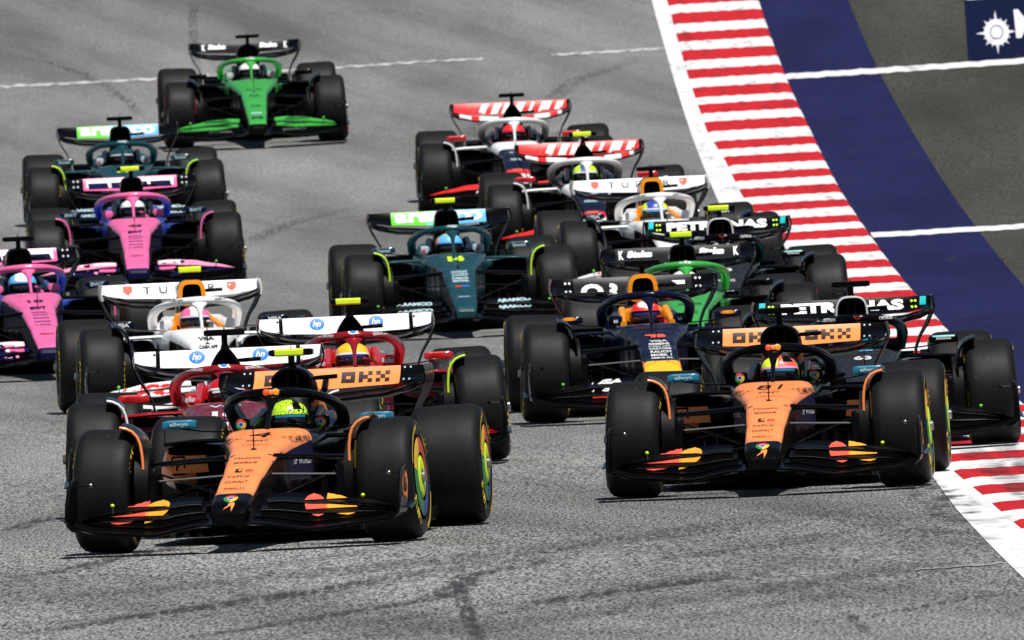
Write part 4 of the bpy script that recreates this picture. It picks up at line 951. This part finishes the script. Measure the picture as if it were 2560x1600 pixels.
# (key, livery, driver helmet, (x, depth, yaw), steering, car label, driver label)
CARS = [
 (up(papaya, nose_deco=pap_nose('4'), tcam='fluo', steer=-2.5, fixed_wheels=True), dict(top='squiggle', brow='squiggle', chin='lime', strip='teal', turn=12, fn=lambda d: 'black' if d.y < -.1 and d.z > .42 and .15 < d.x < .5 else None), (-1.549, 124.85, 5.98),
  'leading orange and black racing car with yellow camera bar, nearest on the left', 'driver in lime green helmet with black squiggles, gloved hand raised'),
 (up(papaya, nose_deco=pap_nose('81'), steer=-1, fixed_wheels=True), dict(top='coral', brow='light_pink', chin='red', strip='teal', turn=6, fn=lambda d: 'fluo' if d.y < -.1 and d.z > .2 and d.x < -.15 else ('lime' if d.x > .85 else ('black' if d.y < -.1 and .1 < d.x < .6 and d.z > .5 else None))), (1.553, 133.5, 3.06),
  'orange and black racing car with number 81 on its nose, right front', 'driver in pink and yellow helmet in the orange car at right'),
 (up(scarlet, nose_deco=red_nose('16')), dict(top='red', brow='white', chin='red', strip='white', turn=0, fn=lambda d: 'yellow' if d.x > .35 and d.z > .6 else None), (-1.824, 135.01, -.18),
  'dark red racing car with white rear wing and black camera bar, behind the leading car', 'driver in red helmet with white brow in a dark red car'),
 (up(scarlet, nose_deco=red_nose('44'), tcam='fluo', winglet='lime', headrest='red'), dict(top='yellow', brow='white', chin='yellow', strip='purple', turn=0), (-1.056, 145.95, -1.35),
  'dark red racing car with white rear wing and yellow camera bar', 'driver in yellow helmet in a dark red car'),
 (bull, dict(top='bright_red', brow='black', chin='red', strip='purple', turn=0, fn=lambda d: 'white' if d.z > .55 and abs(d.x) < .45 and d.y < 0 else ('amber' if abs(d.x) > .8 else 'navy' if d.z < .3 else None)), (1.047, 156.35, -1.94),
  'navy racing car with yellow nose tip and orange-rimmed air intake', 'driver in red, white and navy helmet between orange headrests'),
 (silver, dict(top='light_blue', brow='light_blue', chin='black', strip='aqua', turn=0), (2.334, 143.57, -1.03),
  'black racing car running over the kerb at the right edge, black camera bar', 'driver in light blue helmet in the black car on the kerb'),
 (up(silver, tcam='fluo'), dict(top='silver', brow='black', chin='black', strip='aqua', turn=0), (1.759, 176.14, -.23),
  'black racing car with turquoise wing tips and yellow camera bar, behind the green car', 'driver in grey helmet in the far black car'),
 (up(sauber, tcam='fluo', airbox='square'), dict(top='white', brow='black', chin='white', strip='green', turn=0), (1.383, 166.87, -.67),
  'green and black racing car mostly hidden behind the navy car', 'driver in white helmet in the green car behind the navy car'),
 (up(astd('14'), tcam='fluo'), dict(top='sky_blue', brow='light_blue', chin='yellow', strip='navy', turn=0, fn=lambda d: 'orange' if d.x < -.7 else 'yellow' if d.z > .85 or (d.z < -.3 and d.x > .2) else None), (-.428, 183.26, -2.34),
  'dark teal racing car with yellow camera bar in the middle of the pack', 'driver in sky blue and yellow helmet in the middle teal car'),
 (up(rbw, tcam='fluo'), dict(top='pink', brow='silver', chin='white', strip='navy', turn=0, fn=lambda d: 'white' if abs(d.x) < .3 and d.z > .3 else None), (-2.276, 161.99, -3.67),
  'white racing car with orange-rimmed air intake and yellow camera bar, left', 'driver in pink and white helmet in the left white car'),
 (up(rbw, tcam='black'), dict(top='mid_blue', brow='white', chin='light_blue', strip='light_blue', turn=0, fn=lambda d: 'fluo' if abs(d.x) > .6 and d.z > 0 else None), (1.425, 191.02, -3.08),
  'white racing car with orange-rimmed air intake beside the kerb, right', 'driver in blue and yellow helmet in the right white car'),
 (up(haas, tcam='fluo'), dict(top='lime', brow='white', chin='lime', strip='navy', turn=0, fn=lambda d: 'mid_blue' if abs(d.x) < .35 else None), (.794, 203.26, -1.08),
  'black and white racing car with red striped wing and yellow camera bar', 'driver in lime and blue helmet in the nearer striped-wing car'),
 (haas, dict(top='bright_red', brow='red', chin='red', strip='black', turn=0), (.121, 216.02, -.57),
  'black and white racing car with red striped wing and black camera bar, the farther one', 'driver in bright red helmet in the farther striped-wing car'),
 (alpd('10'), dict(top='white', brow='light_blue', chin='navy', strip='navy', turn=0, fn=lambda d: 'sky_blue' if abs(d.x) > .5 else None), (-3.85, 176.54, -5.04),
  'pink and navy racing car cut by the left edge, black camera bar', 'driver in white and blue helmet in the pink car at the left edge'),
 (up(alpd('43'), tcam='fluo'), dict(top='white', brow='navy', chin='white', strip='navy', turn=0), (-3.426, 198.82, -1.37),
  'pink and navy racing car with yellow camera bar, whole pink nose in view', 'driver in white helmet in the pink car farther back'),
 (astd('18'), dict(top='aston', brow='silver', chin='aston', strip='navy', turn=0), (-3.769, 214.4, -1.75),
  'dark teal racing car with black camera bar, far left', 'driver in dark teal helmet in the far left teal car'),
 (up(sauber), dict(top='white', brow='black', chin='white', strip='black', turn=0), (-2.694, 235.66, -1.89),
  'green racing car last in the pack at the top left, black camera bar', 'driver in white helmet in the last green car'),
]
for S, H, (x0, D, yaw), lab, dlab in CARS:
    z0, sl = gz(D); n = sqrt(1 + sl * sl); a = radians(yaw); cy, sy = cos(a), sin(a)
    Mx = Matrix(((cy, sy, 0, x0), (-sy / n, cy / n, -sl / n, D), (-sy * sl / n, cy * sl / n, 1 / n, z0 + .004), (0, 0, 0, 1)))
    car = make_car(S); car.matrix_world = Mx; tag(car, lab, 'racing car', 'racing cars on the track')
    dr = make_driver(S, H); dr.matrix_world = Mx @ Matrix.Translation((0, 0, 0)); tag(dr, dlab, 'driver', 'drivers in the racing cars')
